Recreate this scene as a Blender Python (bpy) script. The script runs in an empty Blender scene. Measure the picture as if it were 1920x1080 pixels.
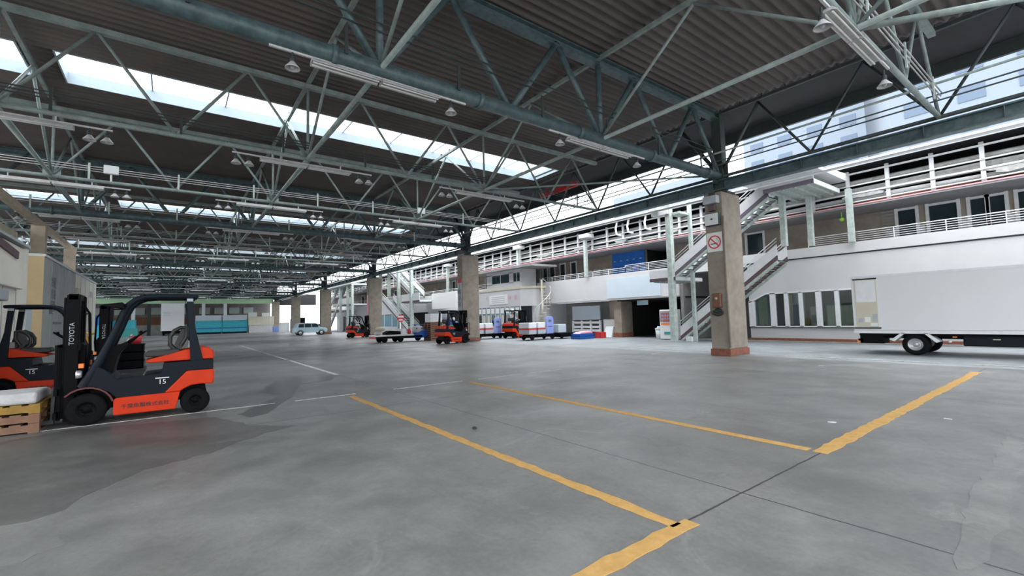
import bpy, math, random
from mathutils import Matrix, Vector
random.seed(7)
PI = math.pi
scene = bpy.context.scene
col = scene.collection
# ------------------------------------------------------------------ camera
F_PX = 848.42; YAW, PITCH, ROLL = [math.radians(a) for a in (-36.948, 3.7588, -1.4622)]; EYE = 1.55
fw = Vector((math.cos(YAW)*math.cos(PITCH), math.sin(YAW)*math.cos(PITCH), math.sin(PITCH)))
rt0 = Vector((math.sin(YAW), -math.cos(YAW), 0)); up0 = rt0.cross(fw)
rt = math.cos(ROLL)*rt0 + math.sin(ROLL)*up0; up = -math.sin(ROLL)*rt0 + math.cos(ROLL)*up0
cd = bpy.data.cameras.new('camera'); cam = bpy.data.objects.new('camera', cd); col.objects.link(cam)
cd.sensor_width = 36; cd.lens = F_PX*36/1920; cd.clip_start = .05; cd.clip_end = 1000
cam.matrix_world = Matrix(((rt.x, up.x, -fw.x, 0), (rt.y, up.y, -fw.y, 0), (rt.z, up.z, -fw.z, EYE), (0, 0, 0, 1)))
scene.camera = cam
# ------------------------------------------------------------------ sky: bright overcast
w = bpy.data.worlds.new('overcast_sky'); scene.world = w; w.use_nodes = True
nt = w.node_tree; bg = nt.nodes['Background']
tc = nt.nodes.new('ShaderNodeTexCoord'); nz = nt.nodes.new('ShaderNodeTexNoise'); nz.inputs['Scale'].default_value = 2.2
rp = nt.nodes.new('ShaderNodeValToRGB'); rp.color_ramp.elements[0].color = (.80, .86, .92, 1); rp.color_ramp.elements[1].color = (.95, .97, .98, 1)
nt.links.new(tc.outputs['Generated'], nz.inputs['Vector']); nt.links.new(nz.outputs['Fac'], rp.inputs['Fac']); nt.links.new(rp.outputs['Color'], bg.inputs['Color'])
sz = nt.nodes.new('ShaderNodeSeparateXYZ'); nt.links.new(tc.outputs['Generated'], sz.inputs[0])   # overcast sky: zenith three times the horizon
cl_ = nt.nodes.new('ShaderNodeMath'); cl_.operation = 'MAXIMUM'; cl_.inputs[1].default_value = 0; nt.links.new(sz.outputs[2], cl_.inputs[0])
ma_ = nt.nodes.new('ShaderNodeMath'); ma_.operation = 'MULTIPLY_ADD'; ma_.inputs[1].default_value = 1.5; ma_.inputs[2].default_value = .6; nt.links.new(cl_.outputs[0], ma_.inputs[0])
nt.links.new(ma_.outputs[0], bg.inputs['Strength'])
scene.view_settings.view_transform = 'Standard'; scene.view_settings.look = 'None'
scene.view_settings.gamma = 1; scene.view_settings.use_curve_mapping = False
scene.view_settings.exposure = 2.15
scene.cycles.max_bounces = 10; scene.cycles.diffuse_bounces = 6; scene.cycles.transparent_max_bounces = 16
scene.cycles.use_denoising = True; scene.cycles.sample_clamp_indirect = 6

# ------------------------------------------------------------------ materials
def mat(name, c, rough=.6, metal=0., var=.0, scale=4., c2=None, bump=0., spec=.5, detail=6):
    m = bpy.data.materials.new(name); m.use_nodes = True; n = m.node_tree.nodes; l = m.node_tree.links
    b = n['Principled BSDF']; b.inputs['Roughness'].default_value = rough; b.inputs['Metallic'].default_value = metal
    b.inputs['Specular IOR Level'].default_value = spec
    b.inputs['Base Color'].default_value = (*c, 1)
    if c2 is None: c2 = tuple(x*(1-var) for x in c)
    if var or bump or c2 != c:
        t = n.new('ShaderNodeTexCoord'); z = n.new('ShaderNodeTexNoise'); z.inputs['Scale'].default_value = scale; z.inputs['Detail'].default_value = detail
        z.inputs['Roughness'].default_value = .65
        l.new(t.outputs['Object'], z.inputs['Vector'])
        r = n.new('ShaderNodeValToRGB'); r.color_ramp.elements[0].position = .36; r.color_ramp.elements[1].position = .62
        r.color_ramp.elements[0].color = (*c2, 1); r.color_ramp.elements[1].color = (*c, 1)
        l.new(z.outputs['Fac'], r.inputs['Fac']); l.new(r.outputs['Color'], b.inputs['Base Color'])
        if bump:
            q = n.new('ShaderNodeBump'); q.inputs['Strength'].default_value = bump; q.inputs['Distance'].default_value = .02
            l.new(z.outputs['Fac'], q.inputs['Height']); l.new(q.outputs['Normal'], b.inputs['Normal'])
    return m
def glassmat(name, tint, gloss=.14):
    m = bpy.data.materials.new(name); m.use_nodes = True; n = m.node_tree.nodes; l = m.node_tree.links
    n.remove(n['Principled BSDF']); o = n['Material Output']
    t = n.new('ShaderNodeBsdfTransparent'); t.inputs['Color'].default_value = (*tint, 1)
    g = n.new('ShaderNodeBsdfGlossy'); g.inputs['Roughness'].default_value = .03; g.inputs['Color'].default_value = (.9, .95, 1, 1)
    x = n.new('ShaderNodeMixShader'); x.inputs['Fac'].default_value = gloss
    l.new(t.outputs[0], x.inputs[1]); l.new(g.outputs[0], x.inputs[2]); l.new(x.outputs[0], o.inputs['Surface'])
    return m
M = {}
M['steel'] = mat('green_grey_steel_paint', (.27, .325, .305), .5, 0, .35, 3)
M['steel_main'] = mat('blue_green_steel_paint', (.085, .132, .140), .42, 0, .45, 5)
M['steel_dark'] = mat('dark_steel_paint', (.035, .045, .045), .6, 0, .3, 5)
M['steel_light'] = mat('pale_green_steel_paint', (.50, .57, .53), .5, 0, .3, 4)
M['roof'] = mat('brown_grey_corrugated_sheet', (.125, .106, .095), .75, 0, .22, .6)
M['deck'] = mat('dark_eave_deck', (.022, .022, .024), .8, 0, .3, 2)
M['white_metal'] = mat('white_painted_metal', (.72, .73, .74), .4, 0, .08, 5)
M['curb'] = mat('skylight_curb_paint', (.36, .42, .47), .6, 0, .1, 3)
M['conc'] = mat('column_concrete', (.29, .25, .205), .85, 0, 0, 1.6, (.21, .18, .145), .25)
M['brick'] = mat('red_brown_tile', (.27, .10, .06), .8, 0, .4, 9)
M['wall'] = mat('white_rendered_wall', (.56, .555, .56), .75, 0, .06, .8)
M['lorry'] = mat('white_lorry_panel', (.70, .70, .71), .5, 0, .03, .6)
M['post_tan'] = mat('pale_tan_post_paint', (.60, .49, .37), .7, 0, .25, 2)
M['wall_blue'] = mat('pale_blue_panel', (.53, .60, .66), .7, 0, .05, 1)
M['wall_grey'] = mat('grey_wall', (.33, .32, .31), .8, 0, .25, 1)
M['tan'] = mat('tan_wall', (.33, .275, .225), .8, 0, .3, 1.2)
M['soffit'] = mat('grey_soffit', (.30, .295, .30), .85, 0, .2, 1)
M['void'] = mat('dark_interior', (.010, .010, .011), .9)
M['room'] = mat('dim_room_wall', (.22, .23, .22), .9)
M['cream'] = mat('cream_panel', (.60, .56, .44), .7, 0, .1, 1.5)
M['shed'] = mat('cream_insulated_panel', (.80, .76, .67), .6, 0, .08, 1.1)
M['shedgrey'] = mat('grey_insulated_panel', (.36, .39, .37), .6, 0, .15, 1.3)
M['ochre'] = mat('ochre_panel', (.62, .46, .27), .7, 0, .1, 1.3)
M['purple'] = mat('purple_brown_stringer', (.14, .115, .15), .6, 0, .2, 3)
M['maroon'] = mat('brown_stringer', (.12, .075, .085), .6, 0, .2, 3)
M['orange'] = mat('orange_red_paint', (.62, .038, .006), .45, 0, .12, 3, spec=.2)
M['black'] = mat('black_paint', (.004, .004, .005), .55, spec=.08)
M['blackblue'] = mat('blue_black_paint', (.009, .013, .020), .5, spec=.12)
M['rubber'] = mat('black_rubber', (.008, .009, .010), .85, 0, .3, 9, spec=.1)
M['rim'] = mat('silver_rim', (.55, .55, .56), .35, .6)
M['chrome'] = mat('bright_metal', (.7, .7, .7), .2, .9)
M['seat'] = mat('black_vinyl', (.018, .018, .018), .5)
M['yellow'] = mat('chipped_yellow_floor_paint', (.60, .36, .13), .85, 0, 0, 9, (.50, .295, .10), .1, .15)
M['whitepaint'] = mat('worn_white_floor_paint', (.66, .66, .64), .85, 0, 0, 12, (.38, .375, .36), 0, .15)
M['fitting'] = mat('dusty_light_fitting', (.58, .57, .56), .45, 0, .2, 6)
M['sign_white'] = mat('white_sign_board', (.74, .74, .72), .5)
M['red'] = mat('red_paint', (.62, .035, .04), .5)
M['maroon_red'] = mat('dark_red_fender', (.10, .010, .010), .4)
M['blue'] = mat('blue_plastic', (.010, .10, .42), .5, 0, .1, 3)
M['tarp'] = mat('bright_blue_sheet', (.008, .16, .62), .6, 0, .2, 2)
M['turq'] = mat('turquoise_paint', (.05, .42, .52), .55, 0, .15, 2)
M['lblue'] = mat('pale_violet_blue_plastic', (.26, .34, .72), .5, 0, .1, 3)
M['carblue'] = mat('pale_blue_car_paint', (.44, .60, .68), .35, .0)
M['wood'] = mat('pallet_wood', (.26, .14, .085), .8, 0, .3, 6)
M['wood_y'] = mat('yellow_pallet_wood', (.36, .21, .04), .8, 0, .3, 6)
M['darkglass'] = mat('dark_window_glass', (.018, .035, .042), .08, 0, 0, 1, None, 0, .6)
M['blueglass'] = mat('blue_tinted_glass', (.20, .32, .38), .12)
M['glass'] = glassmat('clear_window_glass', (.74, .80, .80))
M['pane'] = glassmat('skylight_pane', (.93, .95, .96), .03)
M['green'] = mat('pale_green_beam_paint', (.52, .76, .46), .6, 0, .1, 2)
M['rust'] = mat('rusty_brown', (.22, .10, .05), .85, 0, .5, 7)
M['lagging'] = mat('grey_pipe_lagging', (.48, .47, .46), .7, 0, .35, 4)
M['skin'] = mat('skin', (.55, .33, .23), .6)
M['cloth_w'] = mat('white_cloth', (.62, .62, .66), .9, 0, .15, 9)
M['cloth_d'] = mat('dark_blue_cloth', (.03, .04, .07), .9)
M['foam'] = mat('white_foam_box', (.72, .74, .76), .7, 0, .08, 6)
M['vgreen'] = mat('acid_green_glass', (.35, .75, .12), .4)
M['pink'] = mat('pink_lettering', (.85, .40, .45), .6)
M['letter_b'] = mat('black_lettering', (.02, .015, .015), .6)
M['letter_g'] = mat('grey_lettering', (.12, .14, .15), .6)
M['apart'] = mat('hazy_apartment_render', (.22, .26, .31), .8, 0, .06, .1)  # distance haze is put into this pale blue colour
M['apart_w'] = mat('apartment_window', (.09, .13, .19), .4)
M['amber'] = mat('amber_lens', (.9, .22, .03), .3)
M['sack'] = mat('white_sack', (.58, .57, .57), .85, 0, .2, 6)
M['teal'] = mat('teal_plastic', (.05, .32, .30), .5)
M['lgrey'] = mat('light_grey_plastic', (.42, .45, .48), .5, 0, .1, 5)
M['brownbox'] = mat('brown_enamel', (.20, .085, .045), .45, 0, .3, 8)
M['yplastic'] = mat('yellow_orange_paint', (.75, .38, .03), .5)
M['backwall'] = mat('far_brown_grey_wall', (.17, .15, .145), .85, 0, .3, .5)

def floormat(name, c1, c2, joints, wet=0., rough=.62):
    m = bpy.data.materials.new(name); m.use_nodes = True; n = m.node_tree.nodes; l = m.node_tree.links; b = n['Principled BSDF']
    t = n.new('ShaderNodeNewGeometry')
    def noise(s, d, r=.6, dist=0.):
        z = n.new('ShaderNodeTexNoise'); z.inputs['Scale'].default_value = s; z.inputs['Detail'].default_value = d; z.inputs['Roughness'].default_value = r
        z.inputs['Distortion'].default_value = dist; l.new(t.outputs['Position'], z.inputs['Vector']); return z.outputs['Fac']
    def ramp(src, a, b_, ca, cb):
        r = n.new('ShaderNodeValToRGB'); e = r.color_ramp.elements; e[0].position = a; e[1].position = b_; e[0].color = (*ca, 1); e[1].color = (*cb, 1)
        l.new(src, r.inputs['Fac']); return r.outputs['Color']
    def mix(f, a, b_, kind='MIX', fac=None):
        x = n.new('ShaderNodeMix'); x.data_type = 'RGBA'; x.blend_type = kind
        if fac is not None: x.inputs[0].default_value = fac
        else: l.new(f, x.inputs[0])
        l.new(a, x.inputs[6]); l.new(b_, x.inputs[7]); return x.outputs[2]
    base = ramp(noise(.32, 8, .62, .4), .34, .66, c2, c1)
    spots = ramp(noise(1.6, 8, .7, .3), .40, .68, (.78, .78, .78), (1.12, 1.11, 1.10))
    fine = ramp(noise(26, 4), .3, .7, (.90, .90, .90), (1.06, 1.06, 1.06))
    c = mix(None, base, spots, 'MULTIPLY', 1.0); c = mix(None, c, fine, 'MULTIPLY', 1.0)
    worn = ramp(noise(.9, 10, .75, 1.2), .60, .72, (0, 0, 0), (1, 1, 1))
    wc = n.new('ShaderNodeRGB'); wc.outputs[0].default_value = (min(1, c1[0]*1.35), min(1, c1[1]*1.35), min(1, c1[2]*1.34), 1)
    mm = n.new('ShaderNodeMath'); mm.operation = 'MULTIPLY'; mm.inputs[1].default_value = .55; l.new(worn, mm.inputs[0])
    c = mix(mm.outputs[0], c, wc.outputs[0])
    if joints:
        sx = n.new('ShaderNodeSeparateXYZ'); l.new(t.outputs['Position'], sx.inputs[0])
        for axis, off, per, wd in joints:
            a = n.new('ShaderNodeMath'); a.operation = 'ADD'; a.inputs[1].default_value = -off; l.new(sx.outputs[axis], a.inputs[0])
            wv = n.new('ShaderNodeMath'); wv.operation = 'MULTIPLY_ADD'; wv.inputs[1].default_value = .035; l.new(noise(2.5, 3), wv.inputs[0]); l.new(a.outputs[0], wv.inputs[2])
            p = n.new('ShaderNodeMath'); p.operation = 'PINGPONG'; p.inputs[1].default_value = per/2; l.new(wv.outputs[0], p.inputs[0])
            q = n.new('ShaderNodeMath'); q.operation = 'LESS_THAN'; q.inputs[1].default_value = wd; l.new(p.outputs[0], q.inputs[0])
            dk = n.new('ShaderNodeRGB'); dk.outputs[0].default_value = (.045, .043, .040, 1)
            c = mix(q.outputs[0], c, dk.outputs[0])
    l.new(c, b.inputs['Base Color'])
    rr = n.new('ShaderNodeMapRange'); l.new(noise(.8, 6), rr.inputs[0]); rr.inputs[1].default_value = .3; rr.inputs[2].default_value = .7
    rr.inputs[3].default_value = rough-.18; rr.inputs[4].default_value = rough+.12; l.new(rr.outputs[0], b.inputs['Roughness'])
    bp = n.new('ShaderNodeBump'); bp.inputs['Strength'].default_value = .12; bp.inputs['Distance'].default_value = .01
    l.new(noise(40, 5), bp.inputs['Height']); l.new(bp.outputs[0], b.inputs['Normal'])
    return m
M['floor'] = floormat('worn_concrete', (.250, .246, .240), (.170, .166, .160), [(0, 2.05, 6.1, .010), (1, -3.93, 6.54, .008)], rough=.47)
M['road'] = floormat('blue_grey_asphalt', (.30, .325, .345), (.215, .23, .245), None, rough=.6)
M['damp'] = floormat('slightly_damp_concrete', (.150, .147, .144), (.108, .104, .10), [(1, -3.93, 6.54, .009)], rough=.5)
M['worn'] = floormat('powdery_worn_concrete', (.275, .270, .262), (.20, .195, .188), None, rough=.55)
M['wet'] = mat('damp_concrete', (.105, .10, .095), .32, 0, .15, 3)

# ------------------------------------------------------------------ mesh builder
class MB:
    def __init__(s): s.v = []; s.f = []; s.sm = []; s.mi = []; s.cur = 0; s.pc = []
    def split(s, name, m, parent, world=False, bevel=0):
        for i, (v0, f0) in enumerate(s.pc):
            v1, f1 = s.pc[i+1] if i+1 < len(s.pc) else (len(s.v), len(s.f))
            q = MB(); q.v = s.v[v0:v1]; q.f = [tuple(k-v0 for k in f) for f in s.f[f0:f1]]; q.sm = s.sm[f0:f1]; q.mi = s.mi[f0:f1]; q.build(name, m, parent, world, bevel)
    def add(s, vs, fs, sm=False):
        s.pc.append((len(s.v), len(s.f))); o = len(s.v); s.v += [tuple(p) for p in vs]
        for f in fs: s.f.append(tuple(i+o for i in f)); s.sm.append(sm); s.mi.append(s.cur)
        return s
    def use(s, k): s.cur = k; return s
    def box(s, x0, y0, z0, x1, y1, z1):
        x0, x1 = min(x0, x1), max(x0, x1); y0, y1 = min(y0, y1), max(y0, y1); z0, z1 = min(z0, z1), max(z0, z1)
        return s.add([(x0,y0,z0),(x1,y0,z0),(x1,y1,z0),(x0,y1,z0),(x0,y0,z1),(x1,y0,z1),(x1,y1,z1),(x0,y1,z1)],
            [(0,3,2,1),(4,5,6,7),(0,1,5,4),(1,2,6,5),(2,3,7,6),(3,0,4,7)])
    def bar(s, p, q, w, h, upv=(0,0,1)):
        p = Vector(p); q = Vector(q); d = (q-p).normalized(); u = Vector(upv)
        if abs(d.dot(u)) > .98: u = Vector((0,1,0))
        a = d.cross(u).normalized()*w/2; b = a.cross(d).normalized()*h/2
        vs = [p-a-b, p+a-b, p+a+b, p-a+b, q-a-b, q+a-b, q+a+b, q-a+b]
        return s.add(vs, [(0,3,2,1),(4,5,6,7),(0,1,5,4),(1,2,6,5),(2,3,7,6),(3,0,4,7)][::1])
    def tube(s, p, q, r, n=8, r2=None):
        p = Vector(p); q = Vector(q); r2 = r if r2 is None else r2
        d = (q-p).normalized(); u = Vector((0,0,1)) if abs(d.z) < .9 else Vector((1,0,0))
        a = d.cross(u).normalized(); b = d.cross(a)
        vs = [p+(a*math.cos(2*PI*i/n)+b*math.sin(2*PI*i/n))*r for i in range(n)]+[q+(a*math.cos(2*PI*i/n)+b*math.sin(2*PI*i/n))*r2 for i in range(n)]
        s.add(vs, [(i, n+i, n+(i+1) % n, (i+1) % n) for i in range(n)], True)
        o = len(s.v)-2*n
        for f in (tuple(range(n))[::1], tuple(range(2*n-1, n-1, -1))): s.f.append(tuple(i+o for i in f)); s.sm.append(False); s.mi.append(s.cur)
        return s
    def path(s, pts, r, n=8):
        pts = [Vector(p) for p in pts]; rings = []; prev = None
        for i, p in enumerate(pts):
            d = (pts[min(i+1, len(pts)-1)]-pts[max(i-1, 0)]).normalized()
            if prev is None:
                u = Vector((0,0,1)) if abs(d.z) < .9 else Vector((1,0,0)); a = d.cross(u).normalized()
            else: a = (prev-d*prev.dot(d)).normalized()
            prev = a; b = d.cross(a); rr = r[i] if isinstance(r, (list, tuple)) else r
            rings.append([p+(a*math.cos(2*PI*k/n)+b*math.sin(2*PI*k/n))*rr for k in range(n)])
        vs = [q for rg in rings for q in rg]; fs = []
        for i in range(len(rings)-1):
            for k in range(n): fs.append((i*n+k, (i+1)*n+k, (i+1)*n+(k+1) % n, i*n+(k+1) % n))
        s.add(vs, fs, True); s.add(rings[0], [tuple(range(n))]); s.add(rings[-1], [tuple(range(n))[::-1]])
        return s
    def prism(s, poly, ax, a, b):
        def P(u, v, t): return {'x': (t, u, v), 'y': (u, t, v), 'z': (u, v, t)}[ax]
        n = len(poly); vs = [P(u, v, a) for u, v in poly]+[P(u, v, b) for u, v in poly]
        return s.add(vs, [tuple(range(n)), tuple(range(2*n-1, n-1, -1))]+[(i, n+i, n+(i+1) % n, (i+1) % n) for i in range(n)])
    def lathe(s, prof, c=(0,0,0), ax='z', n=20, sm=True):
        c = Vector(c); vs = []
        for r, h in prof:
            for i in range(n):
                u, v = r*math.cos(2*PI*i/n), r*math.sin(2*PI*i/n)
                vs.append(c+Vector({'z': (u, v, h), 'x': (h, u, v), 'y': (u, h, v)}[ax]))
        return s.add(vs, [(j*n+i, (j+1)*n+i, (j+1)*n+(i+1) % n, j*n+(i+1) % n) for j in range(len(prof)-1) for i in range(n)], sm)
    def ball(s, c, r, sx=1, sy=1, sz=1, n=14, m=9):
        vs = []
        for j in range(m+1):
            t = PI*j/m
            for i in range(n): vs.append((c[0]+r*sx*math.sin(t)*math.cos(2*PI*i/n), c[1]+r*sy*math.sin(t)*math.sin(2*PI*i/n), c[2]+r*sz*math.cos(t)))
        return s.add(vs, [(j*n+i, (j+1)*n+i, (j+1)*n+(i+1) % n, j*n+(i+1) % n) for j in range(m) for i in range(n)], True)
    def build(s, name, m, parent=None, world=False, bevel=0, kind=None):
        me = bpy.data.meshes.new(name); vs = s.v
        if world and parent is not None:
            L = parent
            off = Vector((0,0,0))
            while L is not None: off += Vector(L.location); L = L.parent
            vs = [(x-off.x, y-off.y, z-off.z) for x, y, z in vs]
        loc = None
        if parent is None and vs:      # put the origin at the thing's foot
            xs = [p[0] for p in vs]; ys = [p[1] for p in vs]; zs = [p[2] for p in vs]
            if kind != 'structure' or True:
                loc = ((min(xs)+max(xs))/2, (min(ys)+max(ys))/2, min(zs)); vs = [(x-loc[0], y-loc[1], z-loc[2]) for x, y, z in vs]
        me.from_pydata(vs, [], s.f); me.polygons.foreach_set('use_smooth', s.sm)
        for mm in (m if isinstance(m, (list, tuple)) else [m]): me.materials.append(mm)
        me.polygons.foreach_set('material_index', s.mi); me.update()
        o = bpy.data.objects.new(name, me); col.objects.link(o)
        if parent is not None: o.parent = parent
        if loc: o.location = loc
        if bevel:
            b = o.modifiers.new('bevel', 'BEVEL'); b.width = bevel; b.segments = 2; b.limit_method = 'ANGLE'; b.angle_limit = .7
        if kind: o['kind'] = kind
        return o
def tag(o, label, cat, group=None, kind=None):
    o['label'] = label; o['category'] = cat
    if group: o['group'] = group
    if kind: o['kind'] = kind
    return o
def thing(name, label, cat, loc=(0,0,0), rz=0, group=None):
    o = bpy.data.objects.new(name, None); col.objects.link(o); o.location = loc; o.rotation_euler = (0, 0, rz); o.empty_display_size = .2
    return tag(o, label, cat, group)
def struct(name, mb, m, bevel=0): return mb.build(name, m, None, bevel=bevel, kind='structure')
def copy_tree(o, parent=None):
    c = o.copy(); col.objects.link(c)
    if parent is not None: c.parent = parent
    for ch in list(o.children): copy_tree(ch, c)
    return c
def dup(o, loc, rz=None, label=None, group=None):
    c = copy_tree(o); c.location = loc
    if rz is not None: c.rotation_euler = (0, 0, rz)
    if label: c['label'] = label
    if group: c['group'] = group
    return c
def text(s, size, m, parent, mtx, ext=.002, name='lettering'):
    cu = bpy.data.curves.new(name, 'FONT'); cu.body = s; cu.size = size; cu.extrude = ext; cu.align_x = 'CENTER'; cu.align_y = 'CENTER'; cu.resolution_u = 3; cu.offset = .0010 if size < .085 else 0
    t = bpy.data.objects.new(name, cu); col.objects.link(t)
    dg = bpy.context.evaluated_depsgraph_get(); me = bpy.data.meshes.new_from_object(t.evaluated_get(dg)); bpy.data.objects.remove(t)
    me.materials.clear(); me.materials.append(m); o = bpy.data.objects.new(name, me); col.objects.link(o)
    if parent is not None: o.parent = parent
    o.matrix_local = mtx
    return o
def face_negx(x, y, z, roll=0):   # text readable by someone standing at smaller x (facing +x); right = -y
    return Matrix.Translation((x, y, z)) @ Matrix(((0,0,-1,0),(-1,0,0,0),(0,1,0,0),(0,0,0,1))) @ Matrix.Rotation(roll, 4, 'Z')
def face_posy(x, y, z, roll=0):   # readable from larger y (facing -y); right = -x
    return Matrix.Translation((x, y, z)) @ Matrix(((-1,0,0,0),(0,0,1,0),(0,1,0,0),(0,0,0,1))) @ Matrix.Rotation(roll, 4, 'Z')

# ------------------------------------------------------------------ ground
struct('floor', MB().box(-14, -16.3, -.3, 140, 30, 0), M['floor'])
struct('road', MB().box(-30, -60, -.3, 140, -16.3, -.005), M['road'])
struct('ground', MB().box(-30, 30, -.35, 140, 90, -.06).box(140, -90, -.35, 300, 90, -.06), M['road'])

def ragged(p, q, w, seg=.12, jag=.018, z=.006, th=.005, gaps=()):
    p = Vector((*p, 0)); q = Vector((*q, 0)); d = q-p; L = d.length; d.normalize(); nrm = Vector((-d.y, d.x, 0))
    n = max(2, int(L/seg)); a = []; b = []
    mb = MB(); run = []
    for i in range(n+1):
        t = L*i/n
        if any(g0 < t/L < g1 for g0, g1 in gaps):
            if len(run) > 1: strips(mb, run, z, th)
            run = []; continue
        c = p+d*t
        run.append((c+nrm*(w/2+random.uniform(-jag, jag*.4)), c-nrm*(w/2+random.uniform(-jag, jag*.4))))
    if len(run) > 1: strips(mb, run, z, th)
    return mb
def strips(mb, run, z, th):
    vs = []
    for a, b in run: vs += [(a.x, a.y, z), (b.x, b.y, z), (a.x, a.y, z-th), (b.x, b.y, z-th)]
    fs = []
    for i in range(len(run)-1):
        o = i*4; fs += [(o, o+1, o+5, o+4), (o+2, o+6, o+7, o+3), (o, o+4, o+6, o+2), (o+1, o+3, o+7, o+5)]
    fs += [(0, 2, 3, 1), (len(run)*4-4, len(run)*4-3, len(run)*4-1, len(run)*4-2)]
    mb.add(vs, fs)
def marking(p, q, w, m, label, **k): return tag(ragged(p, q, w, **k).build('floor_marking', M[m]), label, 'floor marking')
marking((9.69, -3.02), (2.03, -2.98), .13, 'yellow', 'chipped yellow painted line in the foreground, nearest long bay line', jag=.022)
marking((2.02, -2.92), (1.2, -1.5), .13, 'yellow', 'short yellow line running off the bottom edge of the view', jag=.02) if False else None
marking((2.0, -3.12), (2.0, -.9), .15, 'yellow', 'yellow painted line along the joint, running off the bottom edge of the photo', jag=.02)
marking((9.6, -5.86), (2.16, -5.70), .13, 'yellow', 'thin yellow painted bay line, second from the front', jag=.012)
marking((2.04, -5.66), (2.06, -15.1), .17, 'yellow', 'wide yellow painted line running toward the road and parked lorry', jag=.022)
for (p, q, w_, lab, gp) in [
    ((39.2, -4.08), (13.9, -3.92), .13, 'worn white painted line leading away beside the wet patch', ((.42, .44), (.7, .72))),
    ((10.0, 1.6), (9.9, -9.2), .06, 'thin white line passing the wheels of the near forklift', ((.30, .33), (.45, .52), (.7, .73))),
    ((10.2, -9.9), (11.0, -15.6), .06, 'dashed white line crossing toward the concrete column', ((.12, .35), (.5, .62), (.8, .86))),
    ((17.5, -9.5), (17.2, -13.6), .07, 'short white dash in the middle of the hall floor', ((.3, .55),)),
    ((7.6, -17.2), (14.5, -17.3), .10, 'white kerb line on the road behind the big column', ((.4, .5),)),
    ((-3, -17.0), (7, -17.0), .09, 'pale line on the road edge in front of the lorry', ((.1, .3), (.55, .6)))]:
    marking(p, q, w_, 'whitepaint', lab, gaps=gp, jag=.015)
def blob(cx, cy, pts, m, name, label, cat, z=.002):
    mb = MB(); n = len(pts); vs = [(cx+x, cy+y, z) for x, y in pts]+[(cx+x, cy+y, z-.0015) for x, y in pts]
    mb.add(vs, [tuple(range(n)), tuple(range(2*n-1, n-1, -1))]+[(i, n+i, n+(i+1) % n, (i+1) % n) for i in range(n)])
    return tag(mb.build(name, M[m]), label, cat)
def wavy(rx, ry, n=40, amp=.25, seed=1):
    r = random.Random(seed); ph = [r.uniform(0, 6.28) for _ in range(6)]
    return [((1+sum(amp/(k+1)*math.sin((k+2)*2*PI*i/n+ph[k]) for k in range(5)))*rx*math.cos(2*PI*i/n), (1+sum(amp/(k+1)*math.sin((k+2)*2*PI*i/n+ph[k]) for k in range(5)))*ry*math.sin(2*PI*i/n)) for i in range(n)]
def patch(P, m, name, label, z=.002, seed=1):
    r = random.Random(seed); out = []; n = len(P)
    for i in range(n):
        (x0, y0), (x1, y1) = P[i], P[(i+1) % n]; L = math.hypot(x1-x0, y1-y0); k = max(1, int(L/.12))
        for q in range(k): out.append((x0+(x1-x0)*q/k+r.uniform(-.03, .03), y0+(y1-y0)*q/k+r.uniform(-.03, .03)))
    return blob(0, 0, out, m, name, label, 'stain', z)
patch([(14.09, -2.37), (14.22, -3.16), (13.9, -3.92), (12.86, -3.49), (12.44, -2.58), (10.53, -2.03), (8.98, -1.35), (8.78, -1.08), (9.24, -.96), (9.9, -1.29), (11.1, -1.92), (11.89, -1.64)], 'wet', 'wet_patch', 'dark damp stain on the concrete right of the near forklift', .0035, 3)
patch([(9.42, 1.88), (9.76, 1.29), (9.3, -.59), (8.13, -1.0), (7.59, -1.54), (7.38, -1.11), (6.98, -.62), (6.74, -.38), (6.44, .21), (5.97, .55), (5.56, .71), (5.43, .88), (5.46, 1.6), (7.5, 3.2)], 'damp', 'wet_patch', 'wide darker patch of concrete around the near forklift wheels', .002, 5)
patch([(.91, -8.59), (.81, -8.9), (.61, -6.05), (.57, -4.55), (.57, -3.93), (.67, -3.71), (.74, -4.15), (.82, -5.2), (.84, -6.53)], 'worn', 'worn_patch', 'pale worn streak on the floor at the lower right', .002, 6)
patch([(4.87, .95), (4.9, .79), (4.85, .65), (4.69, .58), (4.64, .72), (4.53, .8), (4.53, .88)], 'worn', 'worn_patch', 'small pale worn spot on the floor at the lower left', .002, 7)
for x, y, s_, lab in [(2.45, -7.3, .05, 'scrap of white paper beside the wide yellow line'), (5.0, -14.4, .05, 'scrap of white litter near the far end of the yellow line'), (1.5, -8.6, .04, 'scrap of white litter on the right of the wide yellow line'), (19.5, -13, .06, 'scrap of white litter in the middle of the hall')]:
    tag(MB().prism([(x+a*s_, y+b*s_) for a, b in wavy(1, .7, 9, .25, int(x*9))], 'z', .001, .006).build('litter_scrap', M['foam']), lab, 'litter')
tag(MB().ball((5.55, -3.45, .012), .035, 1.3, .9, .5).build('pebble', M['steel_dark']), 'small dark stone lying beside the nearest yellow line', 'stone')

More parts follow.
